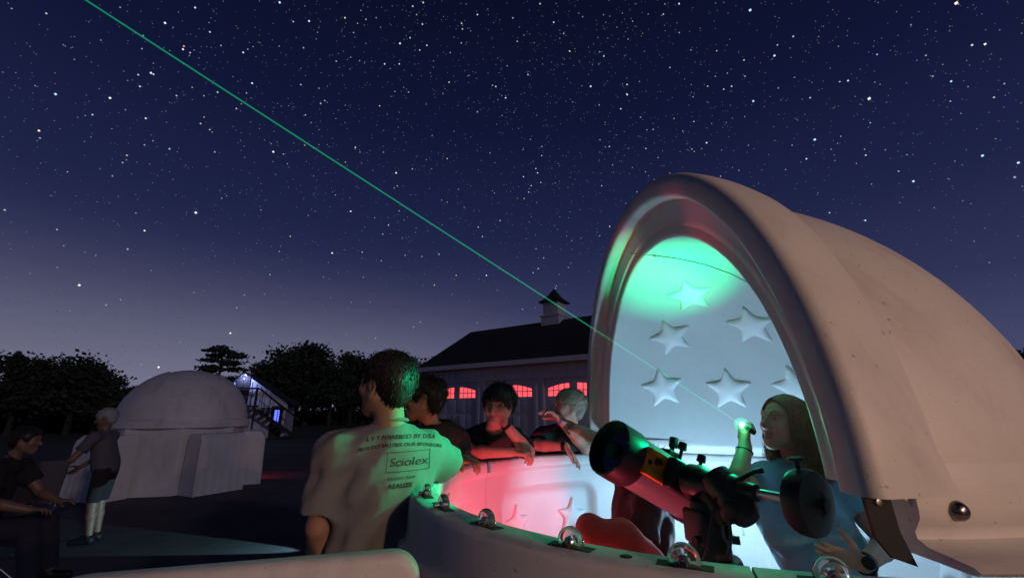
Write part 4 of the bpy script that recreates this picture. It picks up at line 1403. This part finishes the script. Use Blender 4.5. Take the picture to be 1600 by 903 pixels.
folding_chair((-5.55, 5.25, -.012), 2.6, 'empty folding chair in front of the stooping figure', CL_LAV)

# ------------------------------------------------------------------ warm yard lamp on its post, behind the tripod
YL = empty('yard_lamp', (2.35, -2.2, 0))
tag(YL, 'warm yard lamp on a post behind the viewpoint', 'lamp')
tube('post', [(0, 0, -.02), (0, -.22, .0), (0, -.22, 1.2), (0, -.22, 2.2), (0, -.12, 2.33)], .03, M['black'], YL, n=12)
lathe('lamp_shade', [(.16, 2.12), (.15, 2.2), (.06, 2.32), (0, 2.34)], (0, 0, 0), (0, 0, 1), M['black'], YL, n=24)
lathe('bulb', [(0, 2.08), (.03, 2.09), (.045, 2.12), (.03, 2.16), (0, 2.18)], (0, 0, 0), (0, 0, 1), emit('warm_bulb', (1, .6, .35), 20, False), YL, n=16)
ld = bpy.data.lights.new('yard_light', 'POINT')
ld.color = (1, .57, .31); ld.energy = 185; ld.shadow_soft_size = .05
lo = bpy.data.objects.new('light', ld); COL.objects.link(lo); lo.parent = YL; lo.location = (0, 0, 1.98)

# ------------------------------------------------------------------ second observatory, closed, behind
Q = empty('observatory', (-6.95, 9.45, 0), .25)
tag(Q, 'closed white observatory with round dome standing behind on the asphalt', 'observatory')
lathe('dome', [(1.14, 0), (1.13, .05), (1.11, .12)] + [(1.11 * math.cos(a), .06 + 1.0 * math.sin(a)) for a in [i * math.pi / 2 / 16 for i in range(1, 17)]], (0, 0, 1.27), (0, 0, 1), M['plastic_out'], Q, n=64)
lathe('base_ring', [(1.05, -.10), (1.19, -.10), (1.21, -.085), (1.21, -.02), (1.195, .0), (1.185, .045), (1.13, .05)], (0, 0, 1.26), (0, 0, 1), M['plastic_out'], Q, n=64)
for k, (x0, sgn) in enumerate(((.42, 1), (-.42, -1))):
    rows = []
    for i in range(15):
        t = i / 14
        row = []
        for j in range(49):
            b = math.pi * (.02 + .96 * j / 48)
            x = sgn * (-.06 + 1.22 * t) if False else x0 + sgn * (1.135 - abs(x0)) * t * .98
            rr = math.sqrt(max(1.145 ** 2 - x * x, 0.0004))
            row.append((x, -rr * math.cos(b), rr * .95 * math.sin(b)))
        rows.append(row)
    rows.insert(0, [(x0, -(p[1] / -1.0) * .97 * -1 if False else p[1] * .96, p[2] * .96) for p in rows[0]])
    vs, fs = grid_surface(rows)
    o = mesh_obj('hood', vs, fs, M['plastic_out'], Q, smooth=True, angle=50)
    o.location = (0, 0, 1.27); o.rotation_euler = (0, 0, .5)
for k in range(8):
    a0, a1 = k * math.pi / 4 + .39, (k + 1) * math.pi / 4 + .39
    p = [Vector((math.cos(a), math.sin(a), 0)) for a in (a0, a1)]
    bm = bmesh.new()
    nx, nz = 10, 10
    g0 = {}
    for i in range(nx + 1):
        for j in range(nz + 1):
            d = p[0].lerp(p[1], i / nx)
            z = 1.165 * j / nz
            r = 1.26 - .06 * z
            s_ = (i / nx - .5) * 1.0
            dep = .03 * smooth01((.36 - abs(s_)) / .05) * smooth01((z - .2) / .08) * smooth01((1.04 - z) / .08)
            q = d * r - d.normalized() * dep
            g0[i, j] = bm.verts.new((q.x, q.y, z))
    for i in range(nx):
        for j in range(nz):
            bm.faces.new((g0[i, j], g0[i + 1, j], g0[i + 1, j + 1], g0[i, j + 1]))
    bm_obj('wall_panel', bm, M['plastic_out'], Q, smooth=True, angle=40)
def bay(ang, label=None):
    bm = bmesh.new()
    e = Vector((math.cos(ang), math.sin(ang), 0)); t = Vector((-e.y, e.x, 0))
    rows = []
    w0, dpt, hgt = .46, .44, 1.06
    prof = []
    nz = 12
    pl = []
    for i in range(41):
        q = i / 40
        if q < .25: s_ = (-w0 + .03 * q, dpt * (q / .25))
        elif q > .75: s_ = (w0 - .03 * (1 - q), dpt * ((1 - q) / .25))
        else:
            u = (q - .25) / .5
            s_ = (-w0 + 2 * w0 * u, dpt + .011 * math.cos(u * 2 * math.pi * 6))
        pl.append(s_)
    for j in range(nz + 1):
        z = hgt * j / nz
        k_ = 1 - .22 * smooth01((z - (hgt - .16)) / .16) ** 2 - .05 * z
        fl = max(0, 1 - z / .5)
        row = []
        for x, y in pl:
            yy = y if y < dpt * .98 else dpt + (y - dpt) * fl
            row.append(e * (1.15 + yy * k_) + t * x * (k_ * .3 + .7) + Vector((0, 0, z)))
        rows.append(row)
    vs, fs = grid_surface(rows, flip=True)
    b = len(vs)
    top = rows[-1]
    vs2 = vs
    fs.append(tuple(range(nz * 41, nz * 41 + 41)))
    return mesh_obj('bay', vs2, fs, M['plastic_out'], Q, smooth=True, angle=38)
for a in (-104, -26, 28, 120):
    bay(R(a) - .25)
lamp('red_glow_helper', 'added red light hidden on the ground behind the closed dome', (-5.9, 10.6, .30), (1, .04, .08), 6, M['red_led'], .04)  # added light, no lamp stands here; gives the dome edge a red glow

# ------------------------------------------------------------------ barn with lit garage doors
BA, BB = Vector((-3.9, 20.4, 0)), Vector((4.0, 14.6, 0))
bx_ = (BB - BA); BL = bx_.length; bx_.normalize()
bn = Vector((bx_.y, -bx_.x, 0))
if bn.y > 0: bn = -bn
BM_ = Matrix((bx_, -bn, Vector((0, 0, 1)))).transposed().to_4x4()      # x along the front, y into the barn
barn = empty('barn', BA)
barn.rotation_euler = BM_.to_euler()
tag(barn, 'white barn with dark roof, cupola and red-lit garage door windows', 'barn')
EH, DP, RH = 3.30, 6.5, 2.2
box('side_wall', (.0, .16, 0), (.15, DP, EH), M['siding'], barn)
box('side_wall', (BL - .15, .16, 0), (BL, DP, EH), M['siding'], barn)
box('rear_wall', (.15, DP - .15, 0), (BL - .15, DP, EH), M['siding'], barn)
DW, DH = 2.45, 2.66
dx = [.55, 3.45, 6.35]
xs = [0.0] + [v for d in dx for v in (d, d + DW)] + [BL]
for i in range(0, len(xs), 2):
    box('front_wall', (xs[i], 0, 0), (xs[i + 1], .15, DH), M['siding'], barn)
box('front_wall', (0, 0, DH), (BL, .15, EH), M['siding'], barn)
n = 26
for i in range(n):
    x = BL * (i + .5) / n
    box('batten', (x - .025, -.025, DH + .14), (x + .025, -.001, EH - .05), M['siding'], barn)
for i in range(0, len(xs), 2):
    x = (xs[i] + xs[i + 1]) / 2
    for dxx in ((-.12, .12) if xs[i + 1] - xs[i] > .3 else (0,)):
        box('batten', (x + dxx - .025, -.025, .05), (x + dxx + .025, -.001, DH), M['siding'], barn)
for d in dx:
    dr = box('garage_door', (d + .02, .05, .02), (d + DW - .02, .10, 2.00), M['siding'], barn)
    box('door_rail', (d + .02, .05, 2.50), (d + DW - .02, .10, DH - .01), M['siding'], dr)
    for xa, xb_ in ((d + .02, d + .14), (d + DW / 2 - .16, d + DW / 2 + .16), (d + DW - .14, d + DW - .02)):
        box('door_stile', (xa, .048, 2.00), (xb_, .102, 2.50), M['siding'], dr)
    for row_ in (.10, .74, 1.38):
        for c_ in range(4):
            xx = d + .12 + c_ * (DW - .24) / 4
            box('door_panel', (xx + .04, .035, row_), (xx + (DW - .24) / 4 - .04, .052, row_ + .54), M['siding'], dr, None, .008)
    for s_ in (0, 1):
        x0 = d + .14 if s_ == 0 else d + DW / 2 + .16
        x1 = x0 + DW / 2 - .30
        # arched head over the panes
        pts = [(x0, 2.50)]
        for i in range(11):
            u = i / 10
            uu = u if s_ == 0 else 1 - u
            pts.append((x0 + (x1 - x0) * u, 2.30 + .16 * math.sin(uu * math.pi / 2)))
        pts.append((x1, 2.50))
        v = [(x, .055, z) for x, z in pts] + [(x, .085, z) for x, z in pts]
        k_ = len(pts)
        mesh_obj('arch_head', v, [tuple(range(k_)), tuple(range(2 * k_ - 1, k_ - 1, -1))] + [(i, i + k_, (i + 1) % k_ + k_, (i + 1) % k_) for i in range(k_)], M['siding'], dr)
        w = box('window', (x0, .092, 2.00), (x1, .097, 2.50), M['redglass'], dr)
        for q in (1, 2, 3):
            xm = x0 + (x1 - x0) * q / 4
            box('glazing_bar', (xm - .014, .066, 2.00), (xm + .014, .084, 2.46), M['siding'], dr)
        box('glazing_bar', (x0, .064, 2.19), (x1, .086, 2.22), M['siding'], dr)
    for s_ in (-.18, .18):
        tube('door_handle', [(d + DW / 2 + s_, .04, .95), (d + DW / 2 + s_, .0, 1.0), (d + DW / 2 + s_, .0, 1.2), (d + DW / 2 + s_, .04, 1.25)], .018, M['black'], dr, n=6)
    box('door_trim', (d - .09, -.02, DH), (d + DW + .09, .01, DH + .12), M['siding'], dr)
    for xt in (d - .11, d + DW + .01):
        box('door_trim', (xt, -.03, 0), (xt + .10, -.003, DH), M['siding'], dr)
def roof_slab(name, x0, x1, y0, z0, y1, z1, th, material, parent):
    v = [(x0, y0, z0), (x1, y0, z0), (x1, y1, z1), (x0, y1, z1)]
    v += [(x, y, z + th) for x, y, z in v]
    return mesh_obj(name, v, [(3, 2, 1, 0), (4, 5, 6, 7), (0, 1, 5, 4), (1, 2, 6, 5), (2, 3, 7, 6), (3, 0, 4, 7)], material, parent)
rf = roof_slab('roof', -.35, BL + .35, -.45, EH - .02, DP / 2, EH + RH, .12, M['shingle'], barn)
roof_slab('roof', -.35, BL + .35, DP + .45, EH - .02, DP / 2 + .001, EH + RH, .12, M['shingle'], barn)
for r_ in range(14):        # shingle courses
    t0 = r_ / 14
    yy, zz = -.45 + (DP / 2 + .45) * t0, EH + .1 + RH * t0
    box('shingle_course', (-.36, yy, zz + .004), (BL + .36, yy + .12, zz + .03), M['shingle'], rf)
box('fascia', (-.35, -.48, EH - .10), (BL + .35, -.452, EH + .09), M['siding'], barn)
for x0 in (.0, BL - .15):
    v = [(x0, .0, EH), (x0, DP, EH), (x0, DP / 2, EH + RH - .03)]
    v += [(x + .15, y, z) for x, y, z in v]
    mesh_obj('gable', v, [(0, 1, 2), (5, 4, 3), (0, 3, 4, 1), (1, 4, 5, 2), (2, 5, 3, 0)], M['siding'], barn)
CUX = 5.0
cu = box('cupola', (CUX - .48, DP / 2 - .48, EH + RH - .35), (CUX + .48, DP / 2 + .48, EH + RH + .30), M['siding'], barn)
box('cupola_box', (CUX - .40, DP / 2 - .40, EH + RH + .30), (CUX + .40, DP / 2 + .40, EH + RH + .95), M['siding'], cu)
for s_ in (-1, 1):
    for k in range(6):
        z = EH + RH + .38 + k * .09
        box('louvre', (CUX - .28, DP / 2 + s_ * .405 - .01, z), (CUX + .28, DP / 2 + s_ * .405 + .01, z + .06), M['siding'], cu)
box('cupola_sill', (CUX - .53, DP / 2 - .53, EH + RH + .26), (CUX + .53, DP / 2 + .53, EH + RH + .33), M['siding'], cu)
prof = [(.66, 0), (.66, .05), (.44, .20), (.28, .36), (.14, .56), (.03, .72), (.0, .74)]
v, f = [], []
for i in range(4):
    a = math.pi / 4 + i * math.pi / 2
    for r_, z in prof:
        v.append((CUX + r_ * 1.2 * math.cos(a), DP / 2 + r_ * 1.2 * math.sin(a), EH + RH + .95 + z))
k_ = len(prof)
for i in range(4):
    for q in range(k_ - 1):
        f.append((i * k_ + q, ((i + 1) % 4) * k_ + q, ((i + 1) % 4) * k_ + q + 1, i * k_ + q + 1))
f.append(tuple(i * k_ for i in range(4))[::-1])
mesh_obj('cupola_roof', v, f, M['shingle'], cu)

# ------------------------------------------------------------------ shed with blue lamp and stairs
SA, SB = at(318, 660, 24.0), at(446, 660, 25.5)
SA.z = SB.z = 0
sx = (SB - SA); SL = sx.length; sx.normalize()
sn = Vector((sx.y, -sx.x, 0))
if sn.y > 0: sn = -sn
shed = empty('shed', SA)
shed.rotation_euler = Matrix((sx, -sn, Vector((0, 0, 1)))).transposed().to_euler()
tag(shed, 'white gabled shed with outside stairs and a blue lamp at its peak', 'shed')
AX_, AZ, EZ = SL * .40, 3.45, 1.85
v = [(0, 0, 0), (SL, 0, 0), (SL, 0, EZ), (AX_, 0, AZ), (0, 0, EZ - .1)]
v += [(x, 6, z) for x, y, z in v]
mesh_obj('wall', v, [(0, 1, 2, 3, 4), (9, 8, 7, 6, 5), (0, 5, 6, 1), (1, 6, 7, 2), (4, 9, 5, 0)], M['siding'], shed)
for i in range(17):
    x = SL * (i + .5) / 17
    zt = EZ + (AZ - EZ) * (x / AX_ if x < AX_ else (SL - x) / (SL - AX_)) - .12
    box('batten', (x - .02, -.025, .02), (x + .02, -.002, zt), M['siding'], shed)
def sroof(xa, za, xb_, zb_):
    v = [(xa, -.35, za), (xb_, -.35, zb_), (xb_, 6.3, zb_), (xa, 6.3, za)]
    v += [(x, y, z + .12) for x, y, z in v]
    mesh_obj('roof', v, [(0, 1, 2, 3), (7, 6, 5, 4), (0, 4, 5, 1), (1, 5, 6, 2), (2, 6, 7, 3), (3, 7, 4, 0)], M['shingle'], shed)
sroof(AX_ + .001, AZ + .02, SL + .35, EZ - .13)
sroof(AX_ - .001, AZ + .02, -.35, EZ - .35)
box('upper_door', (AX_ - .35, -.05, 1.75), (AX_ + .30, -.03, 3.35), M['wooddark'], shed)
box('lower_door', (SL * .80, -.05, .02), (SL * .95, -.03, 1.72), M['wooddark'], shed)
box('landing', (AX_ - .5, -1.0, 1.66), (AX_ + .9, -.04, 1.74), M['wooddark'], shed)
for k in range(8):
    box('step', (AX_ + .9 + k * .27, -1.0, 1.46 - k * .2), (AX_ + 1.2 + k * .27, -.10, 1.50 - k * .2), M['wooddark'], shed)
for y in (-1.0, -.12):
    tube('stringer', [(AX_ + .85, y, 1.55), (AX_ + 3.1, y, -.02)], .07, M['wooddark'], shed, n=4)
    tube('hand_rail', [(AX_ - .5, y, 2.65), (AX_ + .9, y, 2.65), (AX_ + 3.1, y, .95)], .04, M['wooddark'], shed, n=4)
for x in (AX_ - .45, AX_ + .85):
    tube('post', [(x, -.98, 0), (x, -.98, 2.65)], .06, M['wooddark'], shed, n=4)
for k in range(8):
    x = AX_ - .40 + k * .17
    tube('baluster', [(x, -.98, 1.74), (x, -.98, 2.65)], .02, M['wooddark'], shed, n=4)
for k in range(5):
    x = AX_ + 1.15 + k * .42
    tube('baluster', [(x, -1.0, 1.36 - .74 * (x - AX_ - .9)), (x, -1.0, 2.65 - .77 * (x - AX_ - .9))], .025, M['wooddark'], shed, n=4)
box('lower_porch', (AX_ + 1.1, -.9, 1.56), (SL * .98, -.05, 1.62), M['wooddark'], shed)
sc_ = box('lit_pane', (SL * .845, -.072, .75), (SL * .905, -.052, 1.5), M['blue_screen'], shed)
lm = shed.matrix_basis if False else Matrix.Translation(SA) @ Matrix((sx, -sn, Vector((0, 0, 1)))).transposed().to_4x4()
lpos = lm @ Vector((AX_ + .02, -.34, AZ - .28))
lamp('wall_lamp', 'blue-white lamp at the peak of the shed gable', lpos, (.30, .38, 1.0), 90, M['blue_led'], .05)

# ------------------------------------------------------------------ trees
def tree_proto(seed, h, kind):
    rng = random.Random(seed)
    vs, fs = [], []
    lean = rng.uniform(-.3, .3)
    th = h * (.62 if kind == 'broad' else .9)
    trunk = [Vector((0, 0, -.1)), Vector((lean * .2, .1, th * .35)), Vector((lean * .5, -.1, th * .7)), Vector((lean, 0, th))]
    tube_geo(trunk, [h * .026, h * .021, h * .014, h * .006], 7, vs, fs)
    tips = []
    nl = 13 if kind == 'broad' else 15
    for i in range(nl):
        t = (.30 + .68 * i / nl) if kind == 'broad' else (.48 + .5 * i / nl)
        f_ = t * 3
        k = min(2, int(f_))
        p = trunk[k].lerp(trunk[k + 1], f_ - k)
        a = i * 2.4 + rng.uniform(-.4, .4)
        ln = h * ((.34 - .16 * t) if kind == 'broad' else (.26 - .18 * (t - .45))) * rng.uniform(.7, 1.15)
        rise = rng.uniform(.25, .8) if kind == 'broad' else rng.uniform(-.05, .3)
        d = Vector((math.cos(a), math.sin(a), rise)).normalized()
        q = p + d * ln * .55 + Vector((0, 0, .02 * h))
        e = p + d * ln
        tube_geo([p, q, e], [h * .009, h * .006, h * .002], 5, vs, fs)
        tips += [(q, ln * .42), (e, ln * .5), (p.lerp(e, .8), ln * .45)]
    tips.append((trunk[3], h * .10))
    if kind == 'broad':
        tips.append((trunk[3] + Vector((0, 0, h * .16)), h * .13))
        for _ in range(7):
            a = rng.uniform(0, 6.28)
            tips.append((trunk[3] + Vector((math.cos(a) * h * .13, math.sin(a) * h * .13, rng.uniform(-.02, .2) * h)), h * .10))
    lv, lf = [], []
    for c, r in tips:
        for _ in range(190 if kind == 'broad' else 80):
            d = Vector((rng.gauss(0, 1), rng.gauss(0, 1), rng.gauss(0, .75 if kind == 'broad' else .22)))
            p = c + d * r * .55
            s = rng.choice((.009, .013, .018, .024)) * rng.uniform(.8, 1.25) * h
            n = Vector((rng.gauss(0, 1), rng.gauss(0, 1), rng.gauss(0, 1))).normalized()
            x = n.orthogonal().normalized() * s
            y = n.cross(x).normalized() * s * .75
            b = len(lv)
            lv += [p - x, p - y * .9, p + x, p + y]
            lf.append((b, b + 1, b + 2, b + 3))
    mt = bpy.data.meshes.new('trunk'); mt.from_pydata([tuple(v) for v in vs], [], fs); mt.materials.append(M['bark'])
    ml = bpy.data.meshes.new('crown'); ml.from_pydata([tuple(v) for v in lv], [], lf); ml.materials.append(M['leaf'])
    return mt, ml, h
PROT = [tree_proto(1, 9, 'broad'), tree_proto(2, 9, 'broad'), tree_proto(3, 9, 'broad'), tree_proto(4, 9, 'pine'), tree_proto(5, 9, 'broad')]
def tree(px, top_py, Y, proto, label, w=1.0, rz=0):
    base_ = at(px, 640, Y)
    h = at(px, top_py, Y).z
    mt, ml, h0 = PROT[proto]
    r = empty('tree', (base_.x, base_.y, -.02), rz)
    k = h / (h0 * (.90 if proto != 3 else .93))
    r.scale = (k * w, k * w, k)
    tag(r, label, 'tree', 'trees along the field edge')
    for nm_, me_ in (('trunk', mt), ('crown', ml)):
        o = bpy.data.objects.new(nm_, me_)
        COL.objects.link(o); o.parent = r
TREES = [
 (-60, 572, 30, 0, 'broad dark tree at the far left edge of the field', 1.3), (22, 553, 27, 1, 'bushy dark tree second from the left edge', 1.25),
 (75, 570, 31, 2, 'rounded dark tree third from the left edge', 1.2), (112, 549, 28, 4, 'tall dark tree fourth from the left edge', 1.2),
 (152, 574, 30, 0, 'dark tree at the right end of the left-hand grove', 1.15), (205, 603, 60, 1, 'low distant tree just left of the closed dome', 1.6),
 (332, 540, 46, 3, 'lone open-limbed pine above the shed roof', 1.0),
 (400, 566, 44, 1, 'dark tree rising just right of the shed peak', 1.1), (438, 542, 43, 2, 'tall full tree above the right shed eave', 1.1),
 (478, 533, 45, 0, 'tallest tree of the middle grove', 1.1), (515, 558, 43, 4, 'dark tree left of the man\'s profile', 1.1),
 (548, 552, 46, 1, 'dark tree just before the man\'s face', 1.15), (590, 552, 47, 2, 'dark tree behind the head of the man', 1.2),
 (640, 556, 48, 0, 'dark tree between the man and the barn roof', 1.2), (680, 556, 50, 4, 'tree tops showing over the left barn eave', 1.2),
 (1640, 548, 40, 1, 'dark tree showing at the right edge beside the dome', 1.3), (1618, 552, 44, 2, 'tree tip against the sky at the far right', 1.1)]
for i, (px, tp, Y, pr, lb, w) in enumerate(TREES):
    tree(px, tp, Y, pr, lb, w, i * 1.3)
# low shrub belt that reads as one mass under the groves
rng = random.Random(5)
lv, lf = [], []
for seg0, seg1, Y0, hh in ((-200, 190, 33, 1.9), (380, 760, 49, 2.2)):
    for _ in range(5200):
        p = at(rng.uniform(seg0, seg1), 640, Y0 + rng.uniform(-1.5, 1.5))
        p.z = abs(rng.gauss(0, .5)) * hh
        s = rng.uniform(.12, .28)
        n = Vector((rng.gauss(0, 1), rng.gauss(0, 1), rng.gauss(0, 1))).normalized()
        x = n.orthogonal().normalized() * s; y = n.cross(x).normalized() * s * .7
        b = len(lv); lv += [p - x, p - y, p + x, p + y]; lf.append((b, b + 1, b + 2, b + 3))
o = mesh_obj('undergrowth', lv, lf, M['leaf'])
tag(o, 'dark undergrowth below the groves of trees', 'undergrowth', kind='stuff')

# ------------------------------------------------------------------ torch on the ground that throws a cool streak
fl_ = empty('flashlight', (-1.45, 5.25, .0))
tag(fl_, 'cool white flashlight lying on the asphalt behind the man', 'flashlight')
fd = Vector((-1, .14, -.01)).normalized()
lathe('barrel', [(0, -.16), (.014, -.16), (.015, -.155), (.015, -.04), (.024, -.01), (.026, 0)], (0, 0, .03), fd, M['black'], fl_, n=16)
lathe('lens', [(0, .0), (.025, .0)], (0, 0, .03), fd, M['cyan_led'], fl_, n=16)
ld = bpy.data.lights.new('flashlight_light', 'SPOT')
ld.color = (.42, .80, 1); ld.energy = 320; ld.spot_size = R(19); ld.spot_blend = .06; ld.shadow_soft_size = .01
lo = bpy.data.objects.new('light', ld); COL.objects.link(lo); lo.parent = fl_
lo.location = Vector((0, 0, .15)) + fd * .05; lo.rotation_euler = (-fd).to_track_quat('Z', 'Y').to_euler()

# ------------------------------------------------------------------ stars of the night sky
rs = np.random.RandomState(12)
BRIGHT = [(306, 332, 2.4, 0), (124, 445, 2.0, 0), (1172, 16, 2.4, 1), (1358, 154, 2.5, 0), (1273, 218, 2.2, 1), (1177, 158, 1.9, 1), (1210, 87, 2.0, 1),
 (923, 135, 2.0, 1), (1427, 283, 1.9, 1), (1535, 243, 1.9, 1), (1591, 254, 1.8, 1), (1494, 5, 2.4, 2), (1539, 69, 1.7, 0), (236, 114, 1.9, 1), (258, 36, 1.8, 0), (87, 147, 1.8, 1),
 (172, 153, 1.8, 0), (427, 237, 2.0, 0), (519, 395, 1.9, 0), (625, 68, 2.0, 1), (394, 130, 1.8, 1), (483, 33, 1.7, 0), (437, 4, 2.0, 1), (619, 270, 1.9, 0), (790, 153, 1.7, 1),
 (548, 330, 1.7, 0), (61, 204, 1.6, 2), (226, 360, 1.5, 0), (360, 520, 1.8, 0), (248, 573, 1.9, 0), (1104, 223, 1.7, 1), (1260, 248, 1.5, 1), (1325, 126, 1.5, 1), (970, 170, 1.5, 1),
 (865, 35, 1.5, 1), (890, 80, 1.4, 2), (1486, 127, 1.5, 1), (1352, 344, 1.5, 1), (1061, 6, 1.6, 1), (645, 10, 1.4, 1), (840, 270, 1.4, 1), (980, 148, 1.5, 0), (760, 430, 1.5, 0), (830, 290, 1.3, 1), (818, 276, 1.3, 1), (845, 285, 1.2, 1), (826, 300, 1.2, 1),
 (305, 12, 1.5, 1), (286, 77, 1.6, 0), (380, 82, 1.6, 1), (328, 50, 1.3, 1), (667, 71, 1.4, 1), (601, 100, 1.5, 1), (624, 100, 1.4, 1), (660, 38, 1.4, 1), (746, 23, 1.4, 1)]
dirs, sz, colr = [], [], []
CT = [(.86, .93, 1), (.55, .78, 1), (1, .82, .62)]
for px, py, m_, c in BRIGHT:
    dirs.append(npv(direction(px, py))); sz.append(m_ * .86); colr.append(np.array(CT[c]) * 1.2)
N = 24000
while len(dirs) < N:
    d = rs.randn(3); d /= np.linalg.norm(d)
    if d[2] < .05 or rs.rand() > (.35 + 1.0 * d[2]): continue
    mag = rs.rand()
    s_ = .52 + .22 * rs.rand() + .7 * mag ** 12
    c = CT[0] if rs.rand() < .35 else (CT[1] if rs.rand() < .88 else CT[2])
    bri = (.08 + .26 * rs.rand() ** 2 + .7 * mag ** 14) * min(1, .35 + d[2] * 1.3)
    dirs.append(d); sz.append(s_); colr.append(np.array(c) * bri)
dirs, sz, colr = np.array(dirs), np.array(sz), np.array(colr)
RD = 2600
px_m = RD / (15 / 36 * 1024)
ref = np.array([.3, -.4, .86])
x = np.cross(dirs, ref); x /= np.linalg.norm(x, axis=1)[:, None]; y = np.cross(dirs, x)
r = (sz * .5 * px_m)[:, None]
c0 = dirs * RD
V = np.stack([c0 + x * r, c0 + y * r, c0 - x * r, c0 - y * r, c0 - dirs * r, c0 + dirs * r], 1).reshape(-1, 3)
b = (np.arange(len(dirs)) * 6)[:, None]
tri = np.array([(0, 1, 4), (1, 2, 4), (2, 3, 4), (3, 0, 4), (1, 0, 5), (2, 1, 5), (3, 2, 5), (0, 3, 5)])
Fc = (b[:, :, None] + tri[None]).reshape(-1, 3)
sm = bpy.data.materials.new('starlight')
sm.use_nodes = True
t = sm.node_tree; t.nodes.clear()
o_ = t.nodes.new('ShaderNodeOutputMaterial'); e_ = t.nodes.new('ShaderNodeEmission'); a_ = t.nodes.new('ShaderNodeAttribute')
a_.attribute_name = 'star_colour'
t.links.new(a_.outputs['Color'], e_.inputs[0]); e_.inputs[1].default_value = 1.0
t.links.new(e_.outputs[0], o_.inputs[0])
sm.cycles.emission_sampling = 'NONE'
so = np_mesh('stars', V, Fc, sm)
at_ = so.data.color_attributes.new('star_colour', 'FLOAT_COLOR', 'POINT')
cc = np.concatenate([np.repeat(colr, 6, 0), np.ones((len(V), 1))], 1).astype(np.float32)
at_.data.foreach_set('color', cc.ravel())
tag(so, 'stars scattered over the clear night sky', 'stars', kind='stuff')
